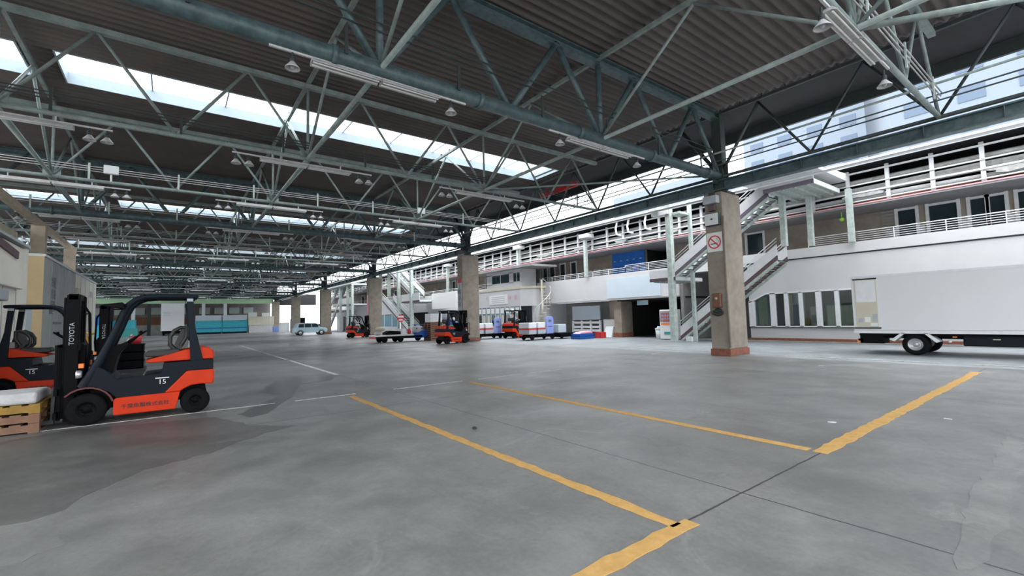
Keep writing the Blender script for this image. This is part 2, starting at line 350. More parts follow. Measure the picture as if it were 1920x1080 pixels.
# ------------------------------------------------------------------ roof: corrugated sheets with skylight slots
ZR = 9.2; YE = -16.45; YW = 23.0
def corr(x0, x1, y0, y1, z=ZR, per=.262, amp=.042):
    mb = MB(); n = max(2, int(round((x1-x0)/per*8))); vs = []; fs = []
    for i in range(n+1):
        x = x0+(x1-x0)*i/n; zz = z+amp*math.cos(2*PI*(x)/per)
        vs += [(x, y0, zz), (x, y1, zz), (x, y0, zz+.012), (x, y1, zz+.012)]
    for i in range(n):
        o = i*4; fs += [(o, o+4, o+5, o+1), (o+2, o+3, o+7, o+6)]
        fs += [(o, o+2, o+6, o+4), (o+1, o+5, o+7, o+3)]
    mb.add(vs, fs, True); return mb
S0, S1 = 16.95, 18.95            # skylight slot
xs = [-10]
for k in range(-1, 6):
    a = S0+18.3*k; b = S1+18.3*k
    if a > 102: break
    xs += [a, b]
xs.append(103)
for i in range(0, len(xs), 2):
    struct('ceiling', corr(xs[i], xs[i+1], YE, YW if xs[i] > 1 else 12), M['roof'])
# strips between skylights in y, curbs and panes
ys_sky = [(-16.0, 2.75), (3.45, 22.2)]
for k in range(-1, 5):
    a = S0+18.3*k; b = S1+18.3*k
    struct('ceiling', corr(a, b, YE, -16.0), M['roof']); struct('ceiling', corr(a, b, 2.75, 3.45), M['roof']); struct('ceiling', corr(a, b, 22.2, YW), M['roof'])
    for j, (y0, y1) in enumerate(ys_sky):
        t = thing('skylight', '', 'skylight', (((a+b)/2), (y0+y1)/2, ZR-.05))
        t['kind'] = 'structure'
        h = .30
        fr = MB()
        fr.box(a-.04, y0, ZR-.06, a, y1, ZR+h).box(b, y0, ZR-.06, b+.04, y1, ZR+h).box(a, y0, ZR-.06, b, y0+.04, ZR+h).box(a, y1-.04, ZR-.06, b, y1, ZR+h)
        fr.build('curb', M['curb'], t, True)
        rb = MB(); n = 9
        for i in range(1, n): rb.box(a, y0+(y1-y0)*i/n-.02, ZR+h-.03, b, y0+(y1-y0)*i/n+.02, ZR+h+.02)
        rb.split('glazing_bar', M['curb'], t, True)
        MB().box(a-.04, y0, ZR+h+.02, b+.04, y1, ZR+h+.03).build('skylight_pane', M['pane'], t, True)
        t['label'] = ('nearer ' if j == 0 else 'further left ')+'long rooflight strip, row %s from the camera' % (['behind', 'first', 'second', 'third', 'fourth', 'fifth'][k+1])
# closed eave deck over the road side
struct('ceiling', MB().box(-10, -19.3, 9.26, 103, YE+.5, 9.34), M['deck'])
struct('trim_1', MB().box(-10, -19.42, 8.85, 103, -19.3, 9.40), M['steel_dark'])
tag(MB().box(17.4, -17.86, 8.74, 20.6, -17.78, 9.0).box(17.9, -17.84, 9.0, 17.95, -17.8, 9.26).box(20.0, -17.84, 9.0, 20.05, -17.8, 9.26).build('red_fascia_board', M['red']), 'red board under the eave seen through the trusses beyond the big column', 'board')

# ------------------------------------------------------------------ trusses
NY = 3.27; ZL = 6.62; ZU = 8.92; GY = [3.27, -3.27, -9.81]
ordn = ['behind the camera line', 'nearest', 'second', 'third', 'fourth', 'fifth', 'sixth', 'seventh', 'eighth', 'ninth', 'tenth', 'eleventh', 'twelfth', 'thirteenth', 'fourteenth', 'fifteenth', 'sixteenth', 'seventeenth']
def truss(idx, x):
    main = abs(((x-8.6)/18.3)-round((x-8.6)/18.3)) < .05
    near = x < 30
    t = thing('roof_truss', '', 'roof truss', (x, -16.35, ZL-.2))
    t['label'] = ('heavy round-chord roof truss on the columns, ' if main else 'light lattice roof truss, ')+ordn[idx]+' from the camera'
    y0, y1 = -16.35, 22.89 if x > 20 else 16.35
    m = M['steel_main'] if main else M['steel']
    rl = .165 if main else .06; ru = .13 if main else .075; rw = .08 if main else .042
    MB().tube((x, y0, ZL), (x, y1, ZL), rl, 16 if near else 8).build('lower_chord', m, t, True)
    if main:
        MB().box(x-.14, y0, ZU-.13, x+.14, y1, ZU-.10).box(x-.14, y0, ZU+.10, x+.14, y1, ZU+.13).box(x-.02, y0, ZU-.1, x+.02, y1, ZU+.1).build('upper_chord', m, t, True)
        if x < 30:
            c = MB()
            for k in range(-5, 6): c.lathe([(.165, -.05), (.20, -.05), (.20, .05), (.165, .05)], (x, k*NY+.9, ZL), 'y', 16)
            c.split('pipe_coupling', m, t, True)
    else: MB().bar((x, y0, ZU), (x, y1, ZU), .16, .14).build('upper_chord', m, t, True)
    webs = []; k0 = -5; n = int(round((y1+16.35)/NY))
    for i in range(n):
        a = y0+i*NY; mid = a+NY/2; b = a+NY
        webs += [((x, a, ZL), (x, mid, ZU)), ((x, mid, ZU), (x, b, ZL))]
    for gy in [g for g in GY+[9.81, 16.35] if g < y1+.1]: webs.append(((x, gy, ZL), (x, gy, ZU)))
    if near:
        for a, b in webs: MB().tube(a, b, rw, 8).build('web_strut', m, t, True)
        g = MB()
        for gy in GY: g.box(x-.012, gy-.22, ZL-.05, x+.012, gy+.22, ZL+.24)
        g.split('gusset_plate', m, t, True)
    else:
        mb = MB()
        for a, b in webs: mb.tube(a, b, rw, 5)
        o = mb.build('web_strut', m, t, True)
    return t
TX = [2.5+6.1*i for i in range(17)]
for i, x in enumerate(TX): truss(i+1, x)
def longi(y, name_l, eave=False):
    t = thing('purlin_truss', name_l, 'roof truss', (-3.6, y, ZL-.2))
    x0, x1 = -3.6, 100.1
    m = M['steel'] if not eave else M['steel_dark']
    rr = .055
    MB().tube((x0, y, ZL), (x1, y, ZL), rr, 10).build('lower_chord', M['steel_light'] if False else m, t, True)
    MB().bar((x0, y, ZU+.1), (x1, y, ZU+.1), .1, .10).build('upper_chord', m, t, True)
    n = int(round((x1-x0)/6.1))
    far = MB()
    st_ = 3.05 if eave else 6.1; n = int(round((x1-x0)/st_))
    for i in range(n):
        a = x0+st_*i; segs = []
        for s_, e in (((a, ZL), (a+st_/2, ZU)), ((a+st_/2, ZU), (a+st_, ZL))):
            segs.append(((s_[0], y, s_[1]), (e[0], y, e[1])))
        if a < 24:
            for s_, e in segs: MB().tube(s_, e, .04, 8).build('web_strut', m, t, True)
        else:
            for s_, e in segs: far.tube(s_, e, .04, 5)
    far.build('web_strut', m, t, True)
    cl = MB(); 
    for i in range(0, 58): cl.box(x0+.75*i, y-.02, ZU+.15, x0+.75*i+.04, y+.05, ZU+.232)
    cl.split('sheet_clip', M['steel_dark'], t, True)
longi(3.27, 'lengthwise lattice truss on the left, over the sheds side')
longi(-3.27, 'lengthwise lattice truss over the middle of the hall')
longi(-9.81, 'lengthwise lattice truss second in from the road')
longi(9.81, 'lengthwise lattice truss over the cold rooms, left edge')
longi(-16.35, 'dark lengthwise truss above the column row beside the road', True)
# corner braces from lower nodes to upper nodes (space bracing) near the camera
for (a, b, lab) in [((2.5, -9.81, ZL), (-.5, -13.08, ZL+.5), 'pale tube running off the top right corner'), ((8.6, -16.0, ZL), (14.7, -9.81, ZL), 'thin level tie between the nearest column top and the second truss')]:
    tag(MB().tube(a, b, .06 if a[0] < 5 else .035, 10).build('brace_tube', M['steel']), lab, 'brace')
# eave beam
eb = thing('eave_beam', 'deep dark green girder running over the column tops beside the road', 'beam', (48, -16.35, 6.1))
MB().box(-3.6, -16.5, 6.10, 100.3, -16.2, 6.14).box(-3.6, -16.5, 6.44, 100.3, -16.2, 6.48).box(-3.6, -16.37, 6.14, 100.3, -16.33, 6.44).build('girder', M['steel_main'], eb, True)
sb = MB()
for i in range(70): sb.box(-3.2+1.5*i, -16.48, 6.14, -3.18+1.5*i, -16.22, 6.44)
sb.build('stiffener', M['steel_main'], eb, True)
for dy, z, r, m_, lab in [(-.75, 6.35, .035, 'white_metal', 'thin white conduit outside the dark eave girder, upper one'), (-1.2, 6.22, .045, 'white_metal', 'white conduit outside the dark eave girder, lower one'),
                          (.25, 7.15, .022, 'steel_dark', 'dark cable strung along the eave truss, upper one'), (.3, 6.98, .022, 'steel_dark', 'dark cable strung along the eave truss, lower one'), (.28, 7.45, .035, 'steel', 'grey green rail along the middle of the eave truss')]:
    tag(MB().tube((-3.6, -16.35+dy, z), (100, -16.35+dy, z), r, 8).build('conduit', M[m_]), lab, 'pipe')
tag(MB().bar((-3.6, -18.3, 6.75), (100, -18.3, 6.75), .10, .16).build('gutter_beam', M['steel_dark']), 'dark beam hung outside the eave girder over the road edge', 'beam')

# cables on the light trusses
for i, x in enumerate(TX[:8]):
    if i in (1,): zz = [7.35, 7.5]; 
    else: zz = [6.92, 6.99, 7.06]
    t = thing('cable_run', 'bundle of thin cables clipped along roof truss, '+ordn[i+1]+' from the camera', 'cable', (x-.12, 0, 6.9))
    mb = MB()
    for q, z in enumerate(zz): mb.tube((x-.12-.03*q, -15.8, z), (x-.12-.03*q, 16, z), .016, 6)
    mb.split('cable', M['lagging'] if i not in (1, 2) else M['steel_dark'], t, True)
    hb = MB()
    for k in range(12):
        y = -14.8+2.45*k; hb.box(x-.2, y-.03, ZL, x-.17, y+.03, 7.18)
    hb.split('cable_bracket', M['steel_light'] if i not in (1, 2) else M['steel_dark'], t, True)
for x, y, lab in [(20.8, 1.78, 'small pale junction box on the third truss at upper left'), (20.8, -9.9, 'small pale junction box on the third truss near the middle of the photo')]:
    tag(MB().box(x-.28, y-.2, 6.86, x-.16, y+.2, 7.16).box(x-.23, y-.03, 6.6, x-.19, y+.03, 6.86).build('junction_box', M['white_metal'], bevel=.02), lab, 'box')
# ------------------------------------------------------------------ hanging lights
def lampset(two=True):
    t = thing('light_fitting', '', 'light fitting', (0, 0, 6.2), 0, 'twin tube light fittings under the roof trusses')
    MB().box(-.02, -2.0, 6.42, .02, 2.0, 6.46).box(-.012, -1.0, 6.46, .012, -.97, 6.585).box(-.012, .97, 6.46, .012, 1.0, 6.585).build('hanger_bar', M['fitting'], t, True)
    for s_ in (-1, 1):
        b = MB().prism([(-.13, 6.34), (-.06, 6.42), (.06, 6.42), (.13, 6.34), (.12, 6.33), (.05, 6.37), (-.05, 6.37), (-.12, 6.33)], 'y', .02*s_, 1.30*s_)
        b.build('reflector', M['fitting'], t, True)
        for dx in (-.055, .055): MB().tube((dx, .04*s_, 6.335), (dx, 1.28*s_, 6.335), .017, 8).build('fluorescent_tube', M['sign_white'], t, True)
    return t
def belllamp():
    t = thing('bell_lamp', '', 'hanging lamp', (0, 0, 6.15), 0, 'bell shaped lamps under the roof trusses')
    MB().tube((0, 0, 6.32), (0, 0, 6.46), .02, 6).lathe([(.03, 6.35), (.05, 6.33), (.05, 6.26), (.035, 6.24)], n=12).build('lamp_holder', M['steel_dark'], t, True)
    MB().lathe([(.04, 6.25), (.06, 6.22), (.125, 6.14), (.13, 6.12), (.12, 6.14), (.055, 6.21)], n=18).build('lamp_shade', M['fitting'], t, True)
    MB().ball((0, 0, 6.17), .05, 1, 1, 1.1, 10, 7).build('bulb', M['lgrey'], t, True)
    return t
L0 = lampset(); B0 = belllamp(); firstL = [L0]; firstB = [B0]
def put(proto, store, loc, label, rz=0):
    if store: o = store.pop(); o.location = loc
    else: o = dup(proto, loc)
    o.rotation_euler = (0, 0, rz); o['label'] = label; return o
cname = {3.27: 'left of the middle aisle', -3.27: 'in the middle row', -9.81: 'in the row nearest the columns', 9.81: 'in the far left row'}
for i, x in enumerate(TX):
    for gy in ([3.27, -3.27, -9.81] + ([9.81] if x > 30 else [])):
        if i == 0 and gy > -9: continue
        if i == 1 and gy > 0: continue
        if x > 14 and x < 30 and gy == 9.81: continue
        oz = 6.2 if i else 6.27
        put(L0, firstL, (x, gy, oz), 'twin tube fitting under the %s truss, %s' % (ordn[i+1].replace('camera line','camera'), cname[gy]))
        offs = [-1.62, 1.62] if i < 2 else [-1.9, -1.58, 1.58, 1.9]
        for j, d in enumerate(offs):
            side = ('right' if d < 0 else 'left'); inn = ('' if len(offs) == 2 else ('outer ' if abs(d) > 1.7 else 'inner '))
            put(B0, firstB, (x, gy+d, 6.15 if i else 6.05), '%s%s bell lamp, %s truss, %s' % (inn, side, ordn[i+1], cname[gy].replace('in the row ', '').replace('in the ', '')))

# ------------------------------------------------------------------ concrete columns
def column(x, y, idx):
    t = thing('concrete_column', '', 'column', (x, y, 0)); t['kind'] = 'structure'
    t['label'] = 'tall brown concrete column, %s of the row beside the road' % ['nearest', 'second', 'third', 'fourth', 'fifth', 'sixth'][idx]
    MB().box(x-.34, y-.66, .24, x+.34, y+.66, 5.93).build('shaft', M['conc'], t, True, bevel=.03)
    MB().box(x-.37, y-.69, 0, x+.37, y+.69, .24).build('tile_base', M['brick'], t, True, bevel=.01)
    MB().box(x-.17, y-.17, 5.93, x+.17, y+.17, 9.0).box(x-.36, y-.3, 5.93, x+.36, y+.3, 6.0).build('steel_post', M['steel_dark'], t, True)
    br = MB()
    for sx, sy in ((1, 0), (-1, 0)): br.tube((x, y, 6.7), (x+sx*1.5, y, ZU), .06, 8)
    br.box(x-.3, y-.02, 6.3, x+.3, y+.02, 7.1).box(x-.02, y-.1, 6.3, x+.02, y+.55, 7.1)
    br.build('post_brace', M['steel_dark'], t, True)
for k in range(6): column(8.6+18.3*k, -16.43, k)
X0, Y0 = 8.26, -15.77
# fittings on the nearest column (left face is y = Y0, right face is x = X0)
ns = thing('no_smoking_sign', 'white square no smoking sign on the nearest concrete column', 'sign', (8.62, Y0, 3.9))
MB().box(8.32, Y0, 3.76, 8.90, Y0+.012, 4.46).build('sign_plate', M['sign_white'], ns, True)
ring = MB(); c0 = (8.61, 4.11); n = 40
for i in range(n):
    a0, a1 = 2*PI*i/n, 2*PI*(i+1)/n
    ring.prism([(c0[0]+.245*math.cos(a0), c0[1]+.245*math.sin(a0)), (c0[0]+.245*math.cos(a1), c0[1]+.245*math.sin(a1)), (c0[0]+.20*math.cos(a1), c0[1]+.20*math.sin(a1)), (c0[0]+.20*math.cos(a0), c0[1]+.20*math.sin(a0))], 'y', Y0+.012, Y0+.02)
ring.prism([(c0[0]+.16, c0[1]+.13), (c0[0]+.13, c0[1]+.16), (c0[0]-.16, c0[1]-.13), (c0[0]-.13, c0[1]-.16)], 'y', Y0+.016, Y0+.022)
ring.build('red_ring', M['red'], ns, True)
MB().box(8.50, Y0+.012, 4.03, 8.76, Y0+.018, 4.065).build('cigarette_mark', M['letter_b'], ns, True)
MB().path([(8.49, Y0+.014, 4.07), (8.46, Y0+.014, 4.14), (8.52, Y0+.014, 4.19), (8.49, Y0+.014, 4.26)], .008, 6).build('smoke_mark', M['letter_g'], ns, True)
e = thing('electrical_box', 'white electrical box on the nearest column above the no smoking sign', 'box', (8.62, Y0+.1, 4.72))
MB().box(8.33, Y0, 4.70, 8.88, Y0+.16, 5.16).build('box_body', M['steel_dark'], e, True, bevel=.01); MB().box(8.35, Y0+.16, 4.72, 8.86, Y0+.18, 5.14).build('box_cover', M['white_metal'], e, True, bevel=.008)
MB().box(8.55, Y0+.18, 4.9, 8.62, Y0+.19, 4.96).build('latch', M['steel_dark'], e, True)
e = thing('lamp_box', 'grey lamp housing at the very top of the nearest column', 'box', (8.62, Y0+.1, 5.45))
MB().box(8.34, Y0, 5.50, 8.86, Y0+.25, 5.78).build('housing', M['lgrey'], e, True, bevel=.02); MB().box(8.5, Y0, 5.78, 8.7, Y0+.1, 5.92).build('mount', M['steel_dark'], e, True)
e = thing('buzzer', 'dark brown buzzer between the two pale boxes on the nearest column', 'buzzer', (8.62, Y0+.1, 5.2))
MB().box(8.47, Y0, 5.24, 8.71, Y0+.16, 5.46).build('buzzer_body', M['maroon'], e, True, bevel=.02)
e = thing('call_box', 'brown enamel switch box low on the nearest column with tangled cable below', 'switch box', (8.6, Y0+.1, 1.4))
MB().box(8.44, Y0, 1.72, 8.76, Y0+.14, 2.24).build('box_body', M['brownbox'], e, True, bevel=.03)
MB().lathe([(0, Y0+.155), (.05, Y0+.155), (.05, Y0+.14)], (8.6, 0, 2.05), 'y', 12).build('dial', M['lgrey'], e, True)
cb = MB(); rr_ = random.Random(4)
for i in range(7):
    a = rr_.uniform(.12, .24); ph = rr_.uniform(0, 6)
    cb.path([(8.6+a*math.cos(ph+.55*j)*1.0, Y0+.05+.02*i % .1, 1.62+.10*math.sin(ph+.55*j)*(.6+a)-.02*i+.0) for j in range(11)], .013, 6)
cb.path([(8.6, Y0+.04, 1.72), (8.62, Y0+.06, 1.62), (8.55, Y0+.05, 1.5)], .013, 6)
cb.build('cable_tangle', M['steel_dark'], e, True)
tag(MB().tube((8.22, Y0+.05, .3), (8.22, Y0+.05, 5.0), .035, 8).build('riser_pipe', M['conc']), 'thin pipe running up the corner of the nearest column', 'pipe')
e = thing('column_notice', 'tall narrow notice with a red head on the second column', 'notice', (26.9, Y0, 2.6))
MB().box(26.62, Y0, 2.0, 27.18, Y0+.02, 4.3).build('notice_board', M['lgrey'], e, True); MB().box(26.62, Y0+.02, 4.02, 27.18, Y0+.025, 4.3).build('red_head', M['red'], e, True)
text('安全第一', .42, M['letter_g'], e, face_posy(26.9-26.9, .03, .55, -PI/2*1) if False else face_posy(0, .03, .6, PI/2), name='lettering')
e = tag(MB().box(45.0, Y0, 2.2, 45.4, Y0+.02, 4.2).build('column_notice', M['pink']), 'faded pink notice strip on the third column', 'notice')

# ================================================================== market building on the right
F = -24.7
ordx = lambda i: ['nearest', 'second', 'third', 'fourth', 'fifth', 'sixth', 'seventh', 'eighth', 'ninth', 'tenth', 'eleventh', 'twelfth', 'thirteenth', 'fourteenth', 'fifteenth', 'sixteenth'][i]
# --- first bay: white wall with strip window (x -6 .. 11.75)
wl = MB()
wl.box(-8, F-.2, .18, 11.75, F, .70)                       # under the sill
wl.prism([(-8, 2.52), (10.9, 2.50), (11.75, 2.06), (11.75, 4.06), (-8, 4.06)], 'y', F-.2, F)
wl.box(-8, F-.2, .70, 4.2, F, 2.52)
wl.box(11.55, F-3.5, .18, 11.75, F-.2, 4.06)
struct('wall_right', wl, M['wall'])
struct('trim_2', MB().box(-8, F-.03, 4.06, 11.9, F+.015, 4.12), M['steel_dark'])
struct('trim_3', MB().box(-8, F-.2, 4.12, 11.9, F+.06, 4.58), M['wall'])
struct('baseboard_right', MB().box(-8, F-.2, 0, 11.8, F+.05, .18), M['brick'])
struct('trim_4', MB().box(-8, F+.35, -.005, 12.2, F+.50, .07), M['wall_grey'])
struct('trim_5', MB().box(4.2, F, .68, 11.75, F+.06, .73), M['steel_dark'])
wn = thing('window_1', 'long ground floor strip window with white mullions left of the lorry', 'window', (8, F, .7)); wn['kind'] = 'structure'
fr = MB().box(4.2, F-.12, .70, 11.75, F+.03, .79).prism([(4.2, 2.44), (10.9, 2.42), (11.75, 2.0), (11.75, 2.07), (10.9, 2.5), (4.2, 2.52)], 'y', F-.12, F+.03)
for x0, x1 in ((11.5, 11.78), (10.45, 10.70), (9.85, 10.02), (9.20, 9.36), (8.40, 8.62), (7.68, 7.84), (6.9, 7.1), (6.1, 6.3), (5.2, 5.4), (4.15, 4.4)): fr.box(x0, F-.12, .75, x1, F+.03, 2.46 if x1 < 11 else 2.1)
fr.build('window_frame', M['white_metal'], wn, True)
MB().box(4.3, F-.07, .78, 11.6, F-.06, 2.45).build('pane', M['glass'], wn, True)
struct('wall_back', MB().box(4.0, F-2.6, .1, 11.55, F-2.5, 4.0).box(4.0, F-2.6, 2.55, 11.55, F-.2, 2.6), M['room'])
for x0, x1, z1, lab in ((10.95, 11.4, 2.3, 'cream curtain gathered at the left end of the strip window'), (9.78, 10.0, 2.35, 'cream curtain in the third pane of the strip window')):
    mb = MB(); n = 14
    mb.prism([(x0+(x1-x0)*i/n, F-.25-.04*(i % 2)) for i in range(n+1)]+[(x1, F-.33), (x0, F-.33)], 'z', .8, z1)
    tag(mb.build('curtain', M['cream']), lab, 'curtain')
for x0, x1, z1, lab in ((8.66, 9.0, 1.72, 'pale green board standing inside the fourth pane'), (6.2, 8.3, 1.75, 'wide white board standing inside the windows beside the lorry')):
    tag(MB().box(x0, F-.4, .72, x1, F-.35, z1).build('white_board', M['cream']), lab, 'board')
# --- second bay: recess behind the outside stair (x 11.75 .. 15.9)
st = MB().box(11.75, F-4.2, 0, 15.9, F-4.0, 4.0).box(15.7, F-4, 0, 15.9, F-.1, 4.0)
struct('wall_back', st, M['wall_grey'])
struct('trim_6', MB().box(11.75, F-.2, 3.95, 15.9, F+.02, 4.5), M['wall'])
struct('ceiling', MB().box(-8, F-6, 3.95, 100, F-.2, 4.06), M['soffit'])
for i, (x0, x1, z0, z1) in enumerate([(12.2, 13.6, 0, 2.2), (14.0, 15.2, .8, 2.3)]):
    struct('window_2' if i else 'door_1', MB().box(x0, F-4.0, z0, x1, F-3.95, z1), M['darkglass'])
struct('wall_right', MB().box(13.55, F-2.2, 0, 14.1, F-2.0, 3.95), M['tan'])
# --- third bay: dark vehicle passage and loading recess (x 15.9 .. 29.3)
struct('wall_right', MB().box(15.9, F-.15, 2.66, 29.3, F, 4.42), M['wall'])
struct('trim_7', MB().box(15.9, F-.2, 2.58, 29.3, F+.02, 2.66), M['wall_grey'])
struct('trim_8', MB().box(17.2, F, 2.72, 21.6, F+.03, 4.1), M['wall_blue'])
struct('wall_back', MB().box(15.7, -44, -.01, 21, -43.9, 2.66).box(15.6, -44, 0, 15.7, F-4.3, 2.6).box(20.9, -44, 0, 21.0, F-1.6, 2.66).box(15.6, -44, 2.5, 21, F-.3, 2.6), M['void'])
struct('wall_right', MB().box(20.75, F-1.6, 0, 21.4, F-.4, 2.62).box(21.4, F-1.3, 0, 22.4, F-1.1, 2.62), M['tan'])
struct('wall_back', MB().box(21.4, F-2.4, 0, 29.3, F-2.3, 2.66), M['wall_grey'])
struct('baseboard_back', MB().box(20.7, F-1.6, 0, 21.5, F-.36, .3), M['brick'])
struct('wall_right', MB().box(28.2, F-2.3, 0, 29.3, F-.1, 2.62), M['wall'])
tag(MB().box(23.2, F-1.0, 1.25, 26.1, F-.9, 2.3).build('loading_board', M['wall_blue']), 'large pale grey board above the white rack in the loading recess', 'board')
t = thing('loading_rack', 'low white rack of rails below the pale board in the loading recess', 'rack', (24.6, F-.9, 0))
mb = MB()
for x in (23.2, 24.15, 25.1, 26.05): mb.box(x-.06, F-1.0, 0, x+.06, F-.85, 1.2)
mb.split('rack_post', M['white_metal'], t, True)
mb = MB()
for z in (.35, .62, .95): mb.box(23.2, F-1.0, z, 26.1, F-.9, z+.16)
mb.split('rack_rail', M['white_metal'], t, True)
tag(MB().box(21.5, F-1.05, .02, 22.9, F-.95, 1.25).build('panel_stack', M['sign_white']), 'tall white panel leaning by the tan pillar', 'panel')
tag(MB().prism([(-25.35, .0), (-24.95, .0), (-25.2, .72), (-25.35, .75)], 'x', 21.6, 22.3).build('a_board', M['foam']), 'white leaning box beside the passage mouth', 'box')
tag(MB().box(18.6, F-.6, 2.18, 19.5, F-.55, 2.5).build('height_sign', M['blueglass']), 'dim blue sign hanging in the dark passage', 'sign')
# vending machine
t = thing('vending_machine', 'white drinks vending machine beside the stair post', 'vending machine', (16.25, -24.15, 0))
MB().box(15.75, -24.5, .03, 16.75, -23.8, 1.8).build('cabinet', M['sign_white'], t, True, bevel=.03)
MB().box(15.82, -23.8, 1.05, 16.70, -23.785, 1.72).build('display_window', M['blueglass'], t, True)
mb = MB()
for k in range(7):
    for z in (1.1, 1.3, 1.5): mb.tube((15.9+.115*k, -23.78, z), (15.9+.115*k, -23.78, z+.13), .03, 8)
mb.split('drink_can', M['red'], t, True)
MB().box(15.85, -23.8, .88, 16.65, -23.78, 1.0).build('price_strip', M['amber'], t, True)
MB().box(16.0, -23.8, .3, 16.45, -23.78, .48).build('pickup_slot', M['teal'], t, True)
t = thing('dustbin', 'white lidded dustbin left of the vending machine', 'bin', (17.05, -24.1, 0))
MB().lathe([(0, 0), (.16, 0), (.21, .62), (.0, .62)], (17.05, -24.1, 0), n=18).build('bin_body', M['foam'], t, True)
MB().lathe([(.23, .6), (.23, .66), (.1, .72), (.08, .80), (0, .80)], (17.05, -24.1, 0), n=18).build('bin_lid', M['lgrey'], t, True)
tag(MB().box(14.0, -23.0, 0, 14.35, -22.7, .26).build('carton', M['foam'], bevel=.01), 'small white carton at the foot of the near stair', 'carton')
t = thing('striped_post', 'red and white striped pole behind the nearest column', 'post', (11.95, -24.2, 0))
for k in range(8): MB().lathe([(0, .1+.28*k), (.1, .1+.28*k), (.1, .38+.28*k), (0, .38+.28*k)], (12.0, -24.42, 0), n=16).build('stripe_band', M['red' if k % 2 else 'sign_white'], t, True)
MB().lathe([(0, 0), (.16, 0), (.14, .1), (0, .1)], (12.0, -24.42, 0), n=16).build('pole_foot', M['wall_grey'], t, True)

# --- gate house (x 28.3 .. 36.2)
G = -23.0
gb = MB().prism([(29.5, G), (36.2, G), (36.2, F-1), (28.3, F-1), (28.3, F-.6), (28.6, G-.7)], 'z', 2.5, 3.95)
struct('wall_right', gb, M['wall'])
struct('trim_9', MB().prism([(29.5, G+.05), (36.3, G+.05), (36.3, F), (28.2, F), (28.5, G-.65)], 'z', 3.95, 4.12), M['cream'])
struct('wall_right', MB().prism([(29.5, G), (36.2, G), (36.2, F-1), (28.3, F-1), (28.3, F-.6), (28.6, G-.7)], 'z', 0, .85), M['wall'])
struct('wall_back', MB().box(29, F-1, .8, 36.2, F-.9, 2.5), M['lgrey'])
struct('wall_right', MB().box(28.3, F-1, .85, 28.9, G-.75, 2.5), M['wall'])
wn = thing('window_3', 'row of blue glazed counter windows in the gate house with notices along the top', 'window', (33, G, .85)); wn['kind'] = 'structure'
fr = MB()
for k in range(10): fr.box(29.5+.72*k, G-.08, .85, 29.56+.72*k, G, 2.5)
fr.build('window_frame', M['white_metal'], wn, True)
MB().box(29.5, G-.06, .87, 36.1, G-.05, 2.48).build('pane', M['blueglass'], wn, True)
mb = MB()
for k in range(9): mb.box(29.65+.72*k, G+.002, 1.95, 30.15+.72*k, G+.01, 2.40)
mb.split('notice_paper', M['sign_white'], wn, True)
mb = MB()
for k in (1, 3, 4, 6, 7): mb.box(29.68+.72*k, G+.002, 1.0, 30.05+.72*k, G+.008, 1.8)
mb.split('poster', M['cream'], wn, True)
mb = MB()
for k in (2, 5, 8, 0): mb.box(29.68+.72*k, G-.005, 1.0, 30.1+.72*k, G+.004, 1.8)
mb.split('dark_opening', M['darkglass'], wn, True)
t = thing('gate_house_sign', 'white company board with faded pink letters on the gate house', 'sign', (32.6, G, 2.7))
MB().box(31.2, G, 2.75, 34.0, G+.04, 3.55).build('board', M['sign_white'], t, True)
for k, (x, s_) in enumerate(((34.4, '千'), (30.9, '市'), (30.1, '場'))): text(s_, .42, M['pink'], t, face_posy(x-32.6, .03, .55), name='pink_letter')
mb = MB()
for k in range(4): mb.box(31.6, G+.04, 2.88+.16*k, 33.6, G+.045, 2.93+.16*k)
mb.split('printed_line', M['lgrey'], t, True)
cbn = MB().box(29.4, G-.15, 4.12, 34.6, G-.1, 4.55).box(29.4, G-.15, 5.35, 34.6, G-.1, 5.62).box(33.7, G-.15, 4.5, 34.6, G-.1, 5.4).box(30.5, G-.15, 4.5, 31.1, G-.1, 5.4).box(29.4, G-.15, 4.5, 29.6, G-.1, 5.4)
cbn.box(29.4, F, 4.12, 29.45, G-.15, 5.62).box(34.55, F, 4.12, 34.6, G-.15, 5.62)
struct('wall_right', cbn, M['wall'])
struct('wall_back', MB().box(29.4, F-.6, 4.12, 34.6, F-.5, 5.62), M['room'])
for nm, x0, x1 in (('window_4', 31.1, 33.7), ('window_5', 29.6, 30.5)):
    fr = MB().box(x0, G-.14, 4.53, x1, G-.11, 4.58).box(x0, G-.14, 5.33, x1, G-.11, 5.37).box((x0+x1)/2-.03, G-.14, 4.5, (x0+x1)/2+.03, G-.11, 5.37)
    o = struct(nm, fr, M['white_metal']); MB().box(x0, G-.13, 4.55, x1, G-.125, 5.36).build('pane', M['darkglass'], o, True)
struct('ceiling', MB().box(27.3, F-.5, 5.62, 37.2, G+.5, 5.78), M['wall_grey'])
# little spiral stair beside the gate house
t = thing('spiral_stair', 'small pale spiral stair at the right end of the gate house', 'stair', (27.9, -24.0, 0))
mb = MB(); mb2 = MB()
for k in range(14):
    a = .42*k; z = .28*k+.2
    mb.prism([(27.9+.1*math.cos(a), -24.0+.1*math.sin(a)), (27.9+.75*math.cos(a), -24.0+.75*math.sin(a)), (27.9+.75*math.cos(a+.4), -24.0+.75*math.sin(a+.4))], 'z', z, z+.05)
    mb2.tube((27.9+.75*math.cos(a), -24.0+.75*math.sin(a), z), (27.9+.75*math.cos(a), -24.0+.75*math.sin(a), z+.9), .015, 5)
mb.tube((27.9, -24, 0), (27.9, -24, 4.6), .07, 10).build('tread', M['cream'], t, True)
mb2.path([(27.9+.75*math.cos(.42*k), -24.0+.75*math.sin(.42*k), .28*k+1.1) for k in range(14)], .03, 6).build('railing', M['white_metal'], t, True)
